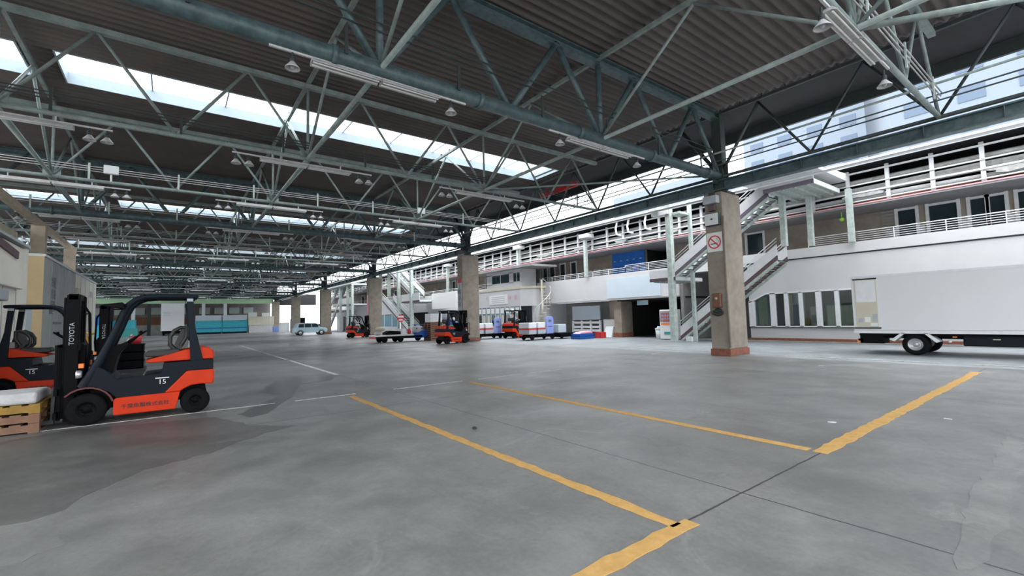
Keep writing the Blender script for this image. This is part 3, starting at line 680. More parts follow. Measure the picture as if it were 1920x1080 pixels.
# --- beyond the gate house
struct('wall_right', MB().box(36.2, F-.2, 2.5, 100, F, 4.45).box(36.2, F-.2, 0, 39.5, F, 2.5), M['wall'])
struct('wall_back', MB().box(36, F-4, 0, 100, F-3.9, 4), M['room'])
for i, (a, b) in enumerate(((47.5, 50), (62.5, 66), (72, 76), (84, 88))): struct('wall_right', MB().box(a, F-.5, 0, b, F-.1, 2.5), M['wall'])
t = thing('blank_sign_board', 'big blank white board hung on the facade left of the second column', 'sign', (43, -23.1, 2.7))
MB().box(40.2, -23.25, 2.72, 45.5, -23.05, 4.42).build('board', M['sign_white'], t, True); MB().box(40.4, F, 3.2, 40.5, -23.25, 3.3).box(45.4, F, 3.2, 45.5, -23.25, 3.3).box(40.4, F, 4.2, 40.5, -23.25, 4.3).build('bracket', M['steel_dark'], t, True)
# office block under the far stairs
struct('wall_right', MB().box(54.2, F, 2.4, 62.3, -23.0, 4.55).box(54.2, F, 0, 62.3, -23.0, .8), M['wall'])
struct('trim_10', MB().box(54.1, F, 4.55, 62.4, -22.9, 4.72), M['cream'])
o = struct('window_6', MB().box(54.2, -23.1, .8, 54.35, -23.0, 2.4).box(56.8, -23.1, .8, 56.95, -23.0, 2.4).box(59.5, -23.1, .8, 59.65, -23.0, 2.4).box(62.15, -23.1, .8, 62.3, -23.0, 2.4), M['white_metal'])
MB().box(54.3, -23.08, .82, 62.2, -23.06, 2.38).build('pane', M['blueglass'], o, True)

# --- upper floor: recessed wall, piers, windows
U = -27.3
wins = [(1.2, 2.07), (2.45, 2.9), (2.99, 3.45), (3.87, 4.78), (5.25, 5.88), (12.0, 12.9), (13.3, 14.5), (27.2, 27.75), (28.55, 29.1), (29.9, 30.5), (30.9, 31.4), (38, 39), (40, 41), (46.2, 47), (47.6, 48.3), (49, 49.8), (57, 58), (59, 60), (65, 66.2), (68, 69.2), (74, 75.5), (80, 81.5), (86, 87.5)]
mb = MB(); prev = -8
for a, b in wins+[(17.85, 20.1)]: pass
segs = sorted(wins+[(17.85, 20.1)])
for a, b in segs: mb.box(prev, U-.15, 4.06, a, U, 6.3); prev = b
mb.box(prev, U-.15, 4.06, 100, U, 6.3)
struct('wall_right', mb, M['tan'])
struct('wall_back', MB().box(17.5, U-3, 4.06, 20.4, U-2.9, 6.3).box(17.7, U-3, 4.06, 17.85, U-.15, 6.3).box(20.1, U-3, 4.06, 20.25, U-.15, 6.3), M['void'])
fr_all = 10
for i, (a, b) in enumerate(wins):
    f_ = MB().box(a-.12, U-.05, 4.06, a, U+.04, 6.25).box(b, U-.05, 4.06, b+.12, U+.04, 6.25).box(a, U-.05, 6.1, b, U+.04, 6.2)
    o = f_.build('window_%d' % (7+i), M['white_metal'], None, kind='structure')
    MB().box(a, U-.1, 4.06, b, U-.08, 6.2).build('pane', M['darkglass'], o, True)
for x0, x1 in ((2.15, 2.35), (3.5, 3.8), (4.95, 5.15), (6.0, 6.4), (23.4, 24.2), (24.5, 25.2), (25.4, 26.0)):  # pale panels set low on the tan upper wall
    tag(MB().box(x0, U+.005, 4.06, x1, U+.03, 5.25).build('pale_panel', M['wall']), 'pale low panel on the upper walkway, %s' % ({2.15: 'at the right edge above the lorry', 3.5: 'right of the widest dark window', 4.95: 'left of the widest dark window', 6.0: 'left of the shuttered grille', 23.4: 'just left of the blue sheet', 24.5: 'second left of the blue sheet', 25.4: 'third left of the blue sheet'}[x0]), 'door')
gr = MB()
for k in range(14): gr.box(6.02, U+.04, 4.15+.15*k, 6.5, U+.06, 4.23+.15*k)
tag(gr.build('louvre_grille', M['wall_grey']), 'grey louvred grille on the upper walkway left of the dark windows', 'grille')
t = thing('blue_sheet', 'bright blue sheet covering a bay of the upper floor', 'sheet', (21.6, U+.1, 4.1))
MB().box(20.15, U+.05, 4.1, 23.15, U+.12, 6.3).build('sheet', M['tarp'], t, True)
mb = MB()
for k in range(4): mb.box(20.6+.65*k, U+.12, 4.7, 20.68+.65*k, U+.13, 5.2)
mb.split('eyelet_slot', M['void'], t, True)
mb = MB()
for k in range(5): mb.box(20.4+.6*k, U+.12, 5.62, 20.6+.6*k, U+.125, 5.66)
mb.split('tape', M['sign_white'], t, True)
tag(MB().ball((7.6, -25.6, 5.85), .10).tube((7.6, -25.6, 5.92), (7.6, -25.6, 6.2), .02, 6).build('green_globe_lamp', M['vgreen']), 'small bright green globe lamp under the walkway soffit', 'lamp')
struct('ceiling', MB().box(-8, -30, 6.22, 100, -25.0, 6.34), M['soffit'])
struct('trim_11', MB().box(-8, -25.0, 6.30, 100, -24.97, 6.35), M['pink'])
# walkway railings on the parapet
def railing(x0, x1, y, z0, h, label, nr=5, sp=1.5):
    t = thing('walkway_railing', label, 'railing', ((x0+x1)/2, y, z0))
    mb = MB()
    for k in range(nr): mb.tube((x0, y, z0+h*(k+1)/nr), (x1, y, z0+h*(k+1)/nr), .014 if k < nr-1 else .024, 6)
    mb.split('rail', M['white_metal'], t, True)
    mb = MB(); n = max(1, int((x1-x0)/sp))
    for k in range(n+1): mb.box(x0+(x1-x0)*k/n-.015, y-.02, z0, x0+(x1-x0)*k/n+.015, y+.02, z0+h)
    mb.split('rail_post', M['white_metal'], t, True); return t
railing(-6, 8.8, F-.1, 4.58, .46, 'thin white walkway railing above the lorry')
railing(16.2, 20.0, F-.1, 4.42, .5, 'thin white walkway railing in front of the dark upper opening')
railing(20.0, 29.0, F-.1, 4.42, .36, 'thin white walkway railing in front of the blue sheet', 3)
railing(36.5, 100, F-.1, 4.45, .45, 'thin white walkway railing on the far part of the facade', 3, 3)
# square posts standing on the facade
for x, z0, z1, lab in ((23.4, 4.42, 7.3, 'pale green post with a white cap standing on the parapet left of the blue sheet'), (31.6, 5.78, 7.6, 'pale green post with a white cap above the gate house'), (6.95, 4.58, 7.0, 'pale green post under the right end of the stair platform'), (44.5, 4.45, 7.4, 'pale green post with a white cap left of the second column')):
    t = thing('facade_post', lab, 'post', (x, -24.4, z0))
    MB().box(x-.11, -24.63, z0, x+.11, -24.41, z1).build('post_shaft', M['steel_light'], t, True)
    if x != 6.95: MB().box(x-.55, -24.9, z1, x+.35, -24.2, z1+.28).build('post_cap', M['white_metal'], t, True, bevel=.03)
# --- pipe racks above the walkway
rack_t = t = thing('roof_rack', 'long white steel rack of rails along the top of the building', 'rack', (46, -24.9, 6.36))
mb = MB()
for z, hh in ((7.72, .07), (7.18, .05), (6.80, .07), (6.42, .05)): mb.box(-8, -25.0, z, 100, -24.92, z+hh)
mb.split('rack_rail', M['white_metal'], t, True)
mb = MB()
for k in range(74):
    x = -7.5+1.46*k; mb.box(x-.07, -25.1, 6.36, x+.07, -24.98, 7.9)
mb.split('rack_post', M['white_metal'], t, True)
rr_ = random.Random(11)
for y, z, r, m_, lab in ((-25.35, 7.0, .16, 'lagging', 'fat grey lagged pipe on the roof rack, middle one'), (-25.3, 6.62, .10, 'white_metal', 'white pipe low on the roof rack'), (-25.45, 7.45, .12, 'lagging', 'grey lagged pipe on the roof rack, upper one'), (-25.2, 6.45, .06, 'rust', 'thin rusty pipe at the bottom of the roof rack')):
    pts = [(-8+2.7*k, y+rr_.uniform(-.03, .03), z+rr_.uniform(-.03, .03)) for k in range(41)]
    tag(MB().path(pts, [r*rr_.uniform(.85, 1.2) for _ in pts], 8).build('roof_pipe', M[m_]), lab, 'pipe')
for i in range(22):
    x = -6+4.4*i+rr_.uniform(-.8, .8)
    o = MB().prism([(x+a*.8*rr_.uniform(.6, 1), 6.72+b*.14) for a, b in wavy(1, 1, 12, .3, i)], 'y', -25.12, -24.95).build('lagging_wrap', M['lagging'], rack_t, True)
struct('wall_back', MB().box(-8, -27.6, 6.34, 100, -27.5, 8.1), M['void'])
struct('ceiling', MB().box(-8, -30, 8.05, 100, -24.5, 8.14), M['deck'])
struct('trim_12', MB().box(-8, -24.5, 8.0, 100, -24.42, 8.2), M['white_metal'])
tag(MB().tube((-8, -24.3, 7.95), (100, -24.3, 7.95), .035, 8).build('roof_gutter_pipe', M['white_metal']), 'thin white pipe along the front edge of the building roof', 'pipe')
for k, x in enumerate((19.4, 20.4, 18.0)):
    tag(MB().path([(x, -24.62, 8.07), (x, -24.6, 7.9), (x, -24.45, 7.5), (x-.1, -24.4, 7.1), (x-.5, -24.4, 6.95)], .07, 8).build('bent_duct', M['white_metal']), 'bent white duct drooping from the rack above the blue sheet, %s' % ['middle', 'left', 'right'][k], 'duct')

# --- outside stairs
def stair(name, label, x0, z0, x1, z1, y, w, stripe, base=None):
    """flight from (x0,z0) foot to (x1,z1) head"""
    t = thing(name, label, 'stair', (x0, y, z0))
    s_ = 1 if x1 > x0 else -1; n = max(3, int(round((z1-z0)/.19)))
    for yy in (y-w/2, y+w/2):
        MB().prism([(x0, z0), (x0, z0+.75), (x1, z1+.75), (x1, z1+.08)], 'y', yy-.03, yy+.03).build('side_panel', M['white_metal'], t, True)
        MB().prism([(x0, z0-.02), (x0, z0+.22), (x1, z1+.22), (x1, z1-.02)], 'y', yy-.045, yy+.045).build('stripe', M[stripe], t, True)
        MB().prism([(x0+s_*.18, z0), (x0, z0), (x1, z1-.02), (x1, z1-.16)], 'y', yy-.06, yy+.06).build('stringer', M['steel_light'], t, True)
        MB().tube((x0, yy, z0+1.05), (x1, yy, z1+1.05), .02, 6).tube((x0, yy, z0+.9), (x1, yy, z1+.9), .012, 6).build('handrail', M['white_metal'], t, True)
    tr = MB()
    for k in range(n):
        xa = x0+(x1-x0)*k/n; xb = x0+(x1-x0)*(k+1)/n; z = z0+(z1-z0)*(k+1)/n
        tr.box(xa, y-w/2, z-.04, xb, y+w/2, z); tr.box(xb-s_*.02, y-w/2, z-.05, xb, y+w/2, z-.0)
    tr.build('tread', M['steel_light'], t, True); return t
def platform(label, x0, x1, y0, y1, z, stripe, rim=.45):
    t = thing('stair_landing', label, 'landing', ((x0+x1)/2, (y0+y1)/2, z-.2))
    MB().box(x0, y0, z-.12, x1, y1, z).build('deck', M['steel_light'], t, True)
    jb = MB()
    for k in range(4): jb.box(x0+(x1-x0)*(k+.5)/4-.04, y0, z-.22, x0+(x1-x0)*(k+.5)/4+.04, y1, z-.12)
    jb.split('joist', M['steel_light'], t, True)
    MB().box(x0-.05, y1, z-.18, x1+.05, y1+.05, z+.0).build('stripe', M[stripe], t, True)
    MB().box(x0-.05, y1, z, x1+.05, y1+.05, z+rim).box(x0-.05, y0, z-.18, x0, y1, z+rim*.0+.02).build('rim_panel', M['white_metal'], t, True)
    return t
stair('stair_flight', 'lower flight of the near outside stair, behind the nearest column', 14.9, 0.05, 9.55, 3.98, -23.65, 1.1, 'maroon')
stair('stair_flight', 'upper flight of the near outside stair rising to the covered platform', 14.35, 3.55, 9.3, 6.85, -22.45, 1.0, 'purple')
platform('landing at the foot of the upper flight of the near stair', 14.35, 15.9, -24.6, -21.95, 3.55, 'maroon', .45)
t = platform('covered platform at the top of the near outside stair', 7.35, 9.3, -24.6, -21.6, 7.1, 'purple', .30)
MB().prism([(-24.6, 7.4), (-21.3, 7.4), (-21.2, 7.5), (-24.6, 7.75)], 'x', 7.0, 10.1).build('canopy', M['white_metal'], t, True)
for x, y, z0, z1, wd, lab in ((14.55, -21.95, 0, 7.7, .15, 'thick pale green stair post left of the nearest column'), (13.9, -22.95, 0, 7.9, .09, 'thinner pale green stair post right of the thick one'), (9.15, -23.0, 4.58, 7.0, .12, 'left pale green post under the covered platform'), (8.45, -24.2, 4.58, 7.0, .11, 'right pale green post under the covered platform')):
    tag(MB().box(x-wd, y-wd, z0, x+wd, y+wd, z1).build('stair_post', M['steel_light'], bevel=.01), lab, 'post')
tag(MB().box(13.9, -22.95, 7.0, 14.6, -22.0, 7.12).build('post_tie', M['steel_light']), 'short tie between the two stair posts near their tops', 'beam')
tag(MB().box(14.45, -21.9, 7.05, 15.5, -21.7, 7.25).box(15.0, -21.85, 7.25, 15.5, -21.5, 7.6).build('duct_box', M['white_metal']), 'white box duct beside the head of the thick stair post', 'duct')
# stair B (mirrored, rising away)
stair('stair_flight', 'upper flight of the middle outside stair left of the second column', 47.7, 4.1, 55.0, 7.9, -22.5, 1.4, 'purple')
stair('stair_flight', 'lower flight of the middle outside stair left of the second column', 48.0, .3, 55.6, 4.0, -22.0, 1.4, 'purple')
platform('landing of the middle outside stair', 45.6, 50.3, -24.6, -21.6, 3.75, 'maroon', .8)
tag(MB().prism([(-24.6, 8.3), (-21.6, 7.9), (-21.6, 8.02), (-24.6, 8.45)], 'x', 54.5, 60).build('stair_canopy', M['green']), 'sloping green canopy at the head of the middle stair', 'canopy')
for x, y, z0, z1, lab in ((51, -21.5, 0, 8.1, 'tall pale post on the left of the middle stair'), (47.4, -21.5, 0, 8.3, 'tall pale post on the right of the middle stair'), (59.5, -22.5, 4.7, 8.0, 'pale post left of the middle stair canopy'), (56.5, -22.5, 4.7, 8.0, 'pale post under the middle stair canopy')):
    tag(MB().box(x-.17, y-.17, z0, x+.17, y+.17, z1).build('stair_post', M['steel_light']), lab, 'post')
# stair C
stair('stair_flight', 'upper flight of the far outside stair left of the third column', 82, 4.0, 76.5, 7.4, -22.6, 1.2, 'purple')
stair('stair_flight', 'lower flight of the far outside stair left of the third column', 81.4, .02, 76.8, 3.4, -21.0, 1.3, 'purple')
platform('lower landing of the far outside stair', 76.2, 87.5, -24.6, -21.8, 3.5, 'maroon', .3)
platform('second landing of the far outside stair', 69.5, 76.2, -24.6, -21.8, 4.3, 'maroon', 1.0)
platform('covered top platform of the far outside stair', 68.5, 82.2, -24.6, -21.4, 7.3, 'purple', .8)
for x, lab in ((81.2, 'leftmost'), (74.6, 'second'), (70.8, 'third'), (68.7, 'rightmost')):
    tag(MB().box(x-.25, -21.75, 0, x+.25, -21.45, 7.1).build('stair_post', M['steel_light']), 'pale post of the far stair, %s of four' % lab, 'post')

# --- buildings beyond the roof of the market
def block(x0, x1, y0, y1, h, label, nx, nz, m='apart'):
    t = thing('apartment_block', label, 'building', ((x0+x1)/2, (y0+y1)/2, 0))
    MB().box(x0, y0, 0, x1, y1, h).build('wall', M[m], t, True)
    mb = MB(); bal = MB()
    for i in range(nx):
        for k in range(nz):
            xa = x0+(x1-x0)*(i+.25)/nx; xb = x0+(x1-x0)*(i+.72)/nx; z = 9+(h-10)*k/nz
            mb.box(xa, y1, z, xb, y1+.05, z+(h-10)/nz*.5)
    mb.split('window', M['apart_w'], t, True); return t
block(-14, 12, -70, -56, 42, 'pale blue apartment block with many windows seen above the market roof at right', 7, 12)
block(16, 30, -78, -64, 34, 'paler tower left of the big apartment block, seen through the eave truss', 4, 10)
block(40, 62, -90, -74, 26, 'lower pale block far behind the market roof', 6, 7)

# ================================================================== vehicles
def wheel(parent, x, y, r, wd, rimr, n=28, rimmat='black', out=1):
    h = wd/2
    o = MB().lathe([(rimr, -h*.8), (r*.86, -h), (r*.97, -h*.75), (r, -h*.3), (r, h*.3), (r*.97, h*.75), (r*.86, h), (rimr, h*.8), (rimr*.9, h*.55), (rimr, -h*.8)], (x, y, r), 'x', n).build('wheel', M['rubber'], parent)
    rm = MB().lathe([(0, h*.35*out), (rimr*.35, h*.45*out), (rimr*.4, h*.2*out), (rimr*.85, h*.3*out), (rimr, h*.75*out), (rimr, -h*.6*out), (0, -h*.6*out)], (x, y, r), 'x', n)
    for k in range(5): rm.ball((x+h*.3*out, y+rimr*.6*math.cos(2*PI*k/5), r+rimr*.6*math.sin(2*PI*k/5)), rimr*.09, n=6, m=4)
    rm.build('rim', M[rimmat], o); return o
def forklift(lettered=True):
    t = thing('forklift', '', 'forklift')
    W = .53
    MB().prism([(.72, .40), (.08, .39), (-.23, .76), (-.31, .93), (.10, .92), (.13, .75), (.38, .73), (.71, .70), (.87, .88), (1.0, .95), (1.12, .62), (.98, .60), (.80, .50)], 'x', -W+.02, W-.02).build('body', M['blackblue'], t, bevel=.012)
    MB().prism([(-.55, .25), (1.0, .22), (1.05, .55), (.7, .5), (-.5, .55)], 'x', -.33, .33).build('underbody', M['black'], t)
    MB().prism([(.74, .12), (.745, .37), (.70, .40), (-.14, .41), (-.08, .12)], 'x', -W, W).build('side_skirt', M['orange'], t, bevel=.012)
    MB().prism([(.08, .41), (-.14, .41), (-.19, .45), (-.30, .50), (-.42, .51), (-.62, .50), (-.64, .62), (-.63, .76), (-.23, .76)], 'x', -W, W).build('counterweight', M['orange'], t, bevel=.02)
    MB().prism([(-.22, .765), (-.62, .765), (-.62, .94), (-.36, .94), (-.29, .92)], 'x', -W+.01, W-.01).build('dark_band', M['blackblue'], t, bevel=.01)
    MB().prism([(-.36, .945), (-.63, .945), (-.62, 1.07), (-.57, 1.14), (-.50, 1.16), (-.36, 1.16)], 'x', -.46, .46).build('counterweight_top', M['orange'], t, bevel=.02)
    MB().prism([(.36, .965), (.30, .93), (-.35, .945), (-.35, 1.13), (-.20, 1.13), (.02, 1.06), (.26, 1.0)], 'x', -.42, .42).build('seat_hood', M['orange'], t, bevel=.015)
    MB().prism([(.36, .5), (.80, .42), (.8, .55), (.36, .74)], 'x', -.40, .40).build('floor_plate', M['wall_grey'], t)
    # fenders over the front wheels
    for sx in (-1, 1):
        arc = []
        for k in range(9):
            a = math.radians(165-15.5*k); arc.append((1.07+.345*math.cos(a)*1.0, .27+.345*math.sin(a)))
        arc2 = [(1.07+(y-1.07)*.93, .27+(z-.27)*.93) for y, z in reversed(arc)]
        MB().prism(arc+arc2, 'x', sx*.35, sx*.545).build('front_fender', M['maroon_red'], t)
    # overhead guard
    g = [(1.13, .60), (1.03, .80), (.93, 1.02), (.83, 1.28), (.73, 1.55), (.66, 1.78), (.60, 1.92), (.50, 2.02), (.38, 2.07), (.2, 2.085), (-.2, 2.085), (-.36, 2.08)]
    for sx in (-.45, .45):
        MB().path([(sx, y, z) for y, z in g], [.075, .07, .062, .055, .05, .05, .05, .048, .045, .042, .042, .042], 10).build('guard_pillar', M['blackblue'], t)
        MB().prism([(-.20, 2.06), (-.30, 2.07), (-.345, 1.5), (-.47, .92), (-.28, .90), (-.255, 1.4)], 'x', sx-.04, sx+.04).build('rear_post', M['blackblue'], t, bevel=.008)
        MB().box(sx-.045, -.30, 1.99, sx+.045, -.21, 2.04).build('guard_bolt', M['lgrey'], t)
    rb = MB()
    for k in range(7): rb.box(-.39+.13*k-.018, -.34, 2.075, -.39+.13*k+.018, .45, 2.105)
    rb.box(-.46, .43, 2.03, .46, .49, 2.07).box(-.46, -.38, 2.06, .46, -.31, 2.11)
    rb.build('guard_roof', M['blackblue'], t)
    # mast
    mc = MB()
    for sx in (-1, 1):
        mc.box(sx*.30, 1.20, .08, sx*.36, 1.36, 2.10).box(sx*.22, 1.20, .08, sx*.30, 1.22, 2.10).box(sx*.22, 1.34, .08, sx*.30, 1.36, 2.10)
    mc.box(-.36, 1.22, 2.02, .36, 1.34, 2.12).box(-.36, 1.18, .35, .36, 1.24, .5).box(-.36, 1.18, 1.2, .36, 1.22, 1.32)
    mc.build('mast', M['black'], t, bevel=.006)
    im = MB()
    for sx in (-1, 1): im.box(sx*.20, 1.25, .12, sx*.28, 1.40, 2.06)
    im.box(-.28, 1.27, 1.98, .28, 1.38, 2.06).box(-.28, 1.27, .2, .28, 1.38, .32).build('inner_mast', M['black'], t)
    MB().tube((-.14, 1.22, .15), (-.14, 1.22, 1.95), .035, 10).tube((.14, 1.22, .15), (.14, 1.22, 1.95), .035, 10).box(-.19, 1.14, .5, .19, 1.24, 1.28).build('lift_cylinder', M['black'], t)
    hs = MB()
    for k in range(3): hs.path([(-.06+.06*k, 1.16, .55), (-.06+.06*k, 1.10, 1.2), (-.06+.06*k, 1.12, 1.8), (-.06+.06*k, 1.22, 2.0), (-.06+.06*k, 1.36, 1.8), (-.06+.06*k, 1.42, .6)], .014, 6)
    hs.build('hose', M['rubber'], t)
    cr = MB().box(-.46, 1.42, .50, .46, 1.46, .60).box(-.46, 1.42, .14, .46, 1.46, .24).box(-.30, 1.40, .1, -.24, 1.45, .65).box(.24, 1.40, .1, .30, 1.45, .65)
    for k in range(6): cr.box(-.44+.172*k, 1.43, .6, -.42+.172*k, 1.46, 1.28)
    cr.box(-.46, 1.43, 1.26, .46, 1.46, 1.30).build('carriage', M['black'], t)
    for sx in (-.24, .24): MB().prism([(1.46, .62), (1.50, .62), (1.51, .12), (2.45, .075), (2.45, .06), (1.47, .06)], 'x', sx-.05, sx+.05).build('fork', M['steel_dark'], t)
    # front panel, dash, steering
    MB().prism([(.98, .90), (.80, 1.22), (.62, 1.31), (.60, 1.26), (.72, 1.10), (.80, .72), (.95, .72)], 'x', -.30, .30).build('dashboard', M['black'], t, bevel=.01)
    sw = MB(); n_ = 18; cc = Vector((0, .50, 1.38)); ax1 = Vector((1, 0, 0)); ax2 = Vector((0, .80, -.6)).normalized()*-1
    sw.path([cc+ax1*.165*math.cos(2*PI*k/n_)+ax2*.165*math.sin(2*PI*k/n_) for k in range(n_+1)], .016, 6)
    sw.tube((0, .50, 1.38), (0, .66, 1.22), .025, 8).tube(cc-ax1*.16, cc+ax1*.16, .012, 6).ball((0, .44, 1.46), .03, n=8, m=6)
    sw.build('steering_wheel', M['black'], t)
    lv = MB()
    for k in range(4): lv.tube((.12+.05*k, .66, 1.25), (.12+.05*k, .58, 1.40), .008, 6).ball((.12+.05*k, .575, 1.41), .02, n=8, m=5)
    lv.split('lever', M['chrome'], t)
    # seat
    MB().prism([(.36, 1.02), (.37, 1.09), (.33, 1.125), (.05, 1.13), (-.08, 1.15), (-.14, 1.12), (-.12, 1.04), (.05, 1.02)], 'x', -.25, .25).build('seat_cushion', M['seat'], t, bevel=.02)
    bk = MB()
    for sx in (-.20, .20):
        bk.path([(sx, -.06, 1.12), (sx, .02, 1.22), (sx, .02, 1.36), (sx, -.04, 1.47), (sx, -.14, 1.53), (sx, -.22, 1.52), (sx, -.22, 1.35), (sx, -.14, 1.20)], .035, 8)
    bk.prism([(-.10, 1.12), (-.05, 1.22), (-.10, 1.36), (-.15, 1.52), (-.22, 1.53), (-.22, 1.35), (-.16, 1.15)], 'x', -.19, .19)
    bk.build('backrest', M['seat'], t, bevel=.012)
    MB().box(-.12, -.34, 1.15, .12, -.24, 1.28).build('tool_pouch', M['lgrey'], t, bevel=.01)
    # lamps, mirror
    for sx in (-1, 1):
        h_ = MB().lathe([(0, 1.14), (.055, 1.14), (.065, 1.17), (.065, 1.21), (0, 1.215)], (sx*.44, 0, .82), 'y', 14); h_.build('headlight', M['rim'], t)
        MB().box(sx*.44-.05, 1.12, .92, sx*.44+.05, 1.18, .99).build('turn_lamp', M['amber'], t)
    MB().prism([(.62, 1.86), (.88, 1.90), (.90, 1.94), (.66, 1.97)], 'x', -.62, -.36).build('mirror', M['black'], t, bevel=.01)
    MB().tube((-.46, .62, 1.86), (-.46, .80, 1.86), .012, 6).box(-.51, .78, 1.66, -.41, .82, 1.84).build('work_lamp', M['black'], t)
    MB().box(-.30, -.645, .98, -.12, -.62, 1.08).box(.12, -.645, .98, .30, -.62, 1.08).build('rear_lamp', M['red'], t)
    for sx in (-1, 1):
        wheel(t, sx*.43, 1.07, .255, .19, .125, out=sx); wheel(t, sx*.42, -.36, .22, .16, .10, out=sx)
    MB().box(-.42, 1.02, .2, .42, 1.12, .32).box(-.42, -.40, .18, .42, -.32, .30).build('axle', M['black'], t)
    if lettered:
        for sx in (-1, 1):
            X = sx*(W+.001); fm = face_negx if sx < 0 else (lambda x, y, z, roll=0: Matrix.Translation((x, y, z)) @ Matrix(((0,0,1,0),(1,0,0,0),(0,1,0,0),(0,0,0,1))) @ Matrix.Rotation(roll, 4, 'Z'))
            text('千葉魚類株式会社', .080, M['letter_b'], t, fm(X, .33, .245), name='company_lettering')
            text('15', .115, M['sign_white'], t, fm(sx*(W-.018), .115, .60), name='number_mark')
            text('TOYOTA', .088, M['lgrey'], t, fm(sx*.362, 1.285, 1.47, PI/2 if sx < 0 else -PI/2), name='maker_lettering')
            MB().box(min(X, X*.97), .02, .662, max(X, X*.97), .21, .678).build('number_bar', M['sign_white'], t)
    return t
FX, FY = 10.48, 0.0
f1 = forklift(); f1.location = (FX, FY, 0); f1['label'] = 'orange forklift nearest the camera on the left, empty seat and raised black mast'; f1['group'] = 'orange forklifts in the market hall'
fks = [((15.25, 2.62), PI, 'orange forklift half hidden behind the nearest one, at the left edge'),
       ((25.75, -14.12), PI-math.radians(-8), 'orange forklift in front of the second column with its rear turned this way'),
       ((27.6, -20.7), PI-math.radians(-14), 'orange forklift on the road in front of the gate house'),
       ((44.9, -14.3), PI-math.radians(-4), 'orange forklift driven past the third column by a person in white')]
for (x, y), rz, lab in fks: dup(f1, (x, y, 0), rz, lab)

# load on the near forklift
def pallet(L=1.1, Wd=1.1, H=.14, m='wood', name='pallet'):
    mb = MB()
    for k in range(6): mb.box(-Wd/2, -L/2+k*(L-.12)/5, H-.02, Wd/2, -L/2+k*(L-.12)/5+.12, H)
    for x in (-Wd/2, -.05, Wd/2-.1): mb.box(x, -L/2, .02, x+.1, L/2, H-.02)
    for k in range(3): mb.box(-Wd/2, -L/2+k*(L-.12)/2, 0, Wd/2, -L/2+k*(L-.12)/2+.12, .02)
    return mb
def put_mesh(mb, name, m, loc, rz, label, cat, group=None):
    o = mb.build(name, M[m], thing_tmp) if False else None
    me_o = mb.build(name, M[m]); base = me_o.location.copy(); me_o.location = Vector(loc)+Matrix.Rotation(rz, 3, 'Z')@base; me_o.rotation_euler = (0, 0, rz)
    return tag(me_o, label, cat, group)
stack = [('wood', .0, 'brown wooden pallet at the bottom of the stack at the near forklift forks'), ('wood', .145, 'brown wooden pallet, second from the bottom at the near forklift forks'), ('wood_y', .29, 'yellowish wooden pallet on top of the stack at the near forklift forks')]
for m_, z, lab in stack: put_mesh(pallet(1.1, 1.1, .14), 'pallet', m_, (FX-.02, 2.13, z+.002), 0, lab, 'pallet', 'pallets at the left edge')
mb = MB(); rr_ = random.Random(5)
mb.prism([(FX-.55, .435), (FX-.57, .50), (FX-.50, .60), (FX-.1, .62), (FX+.3, .60), (FX+.5, .56), (FX+.53, .435)], 'y', 1.62, 2.62)
tag(mb.build('white_sack', M['sack'], bevel=.04), 'crumpled white sack lying on the yellowish pallet at the left edge', 'sack')

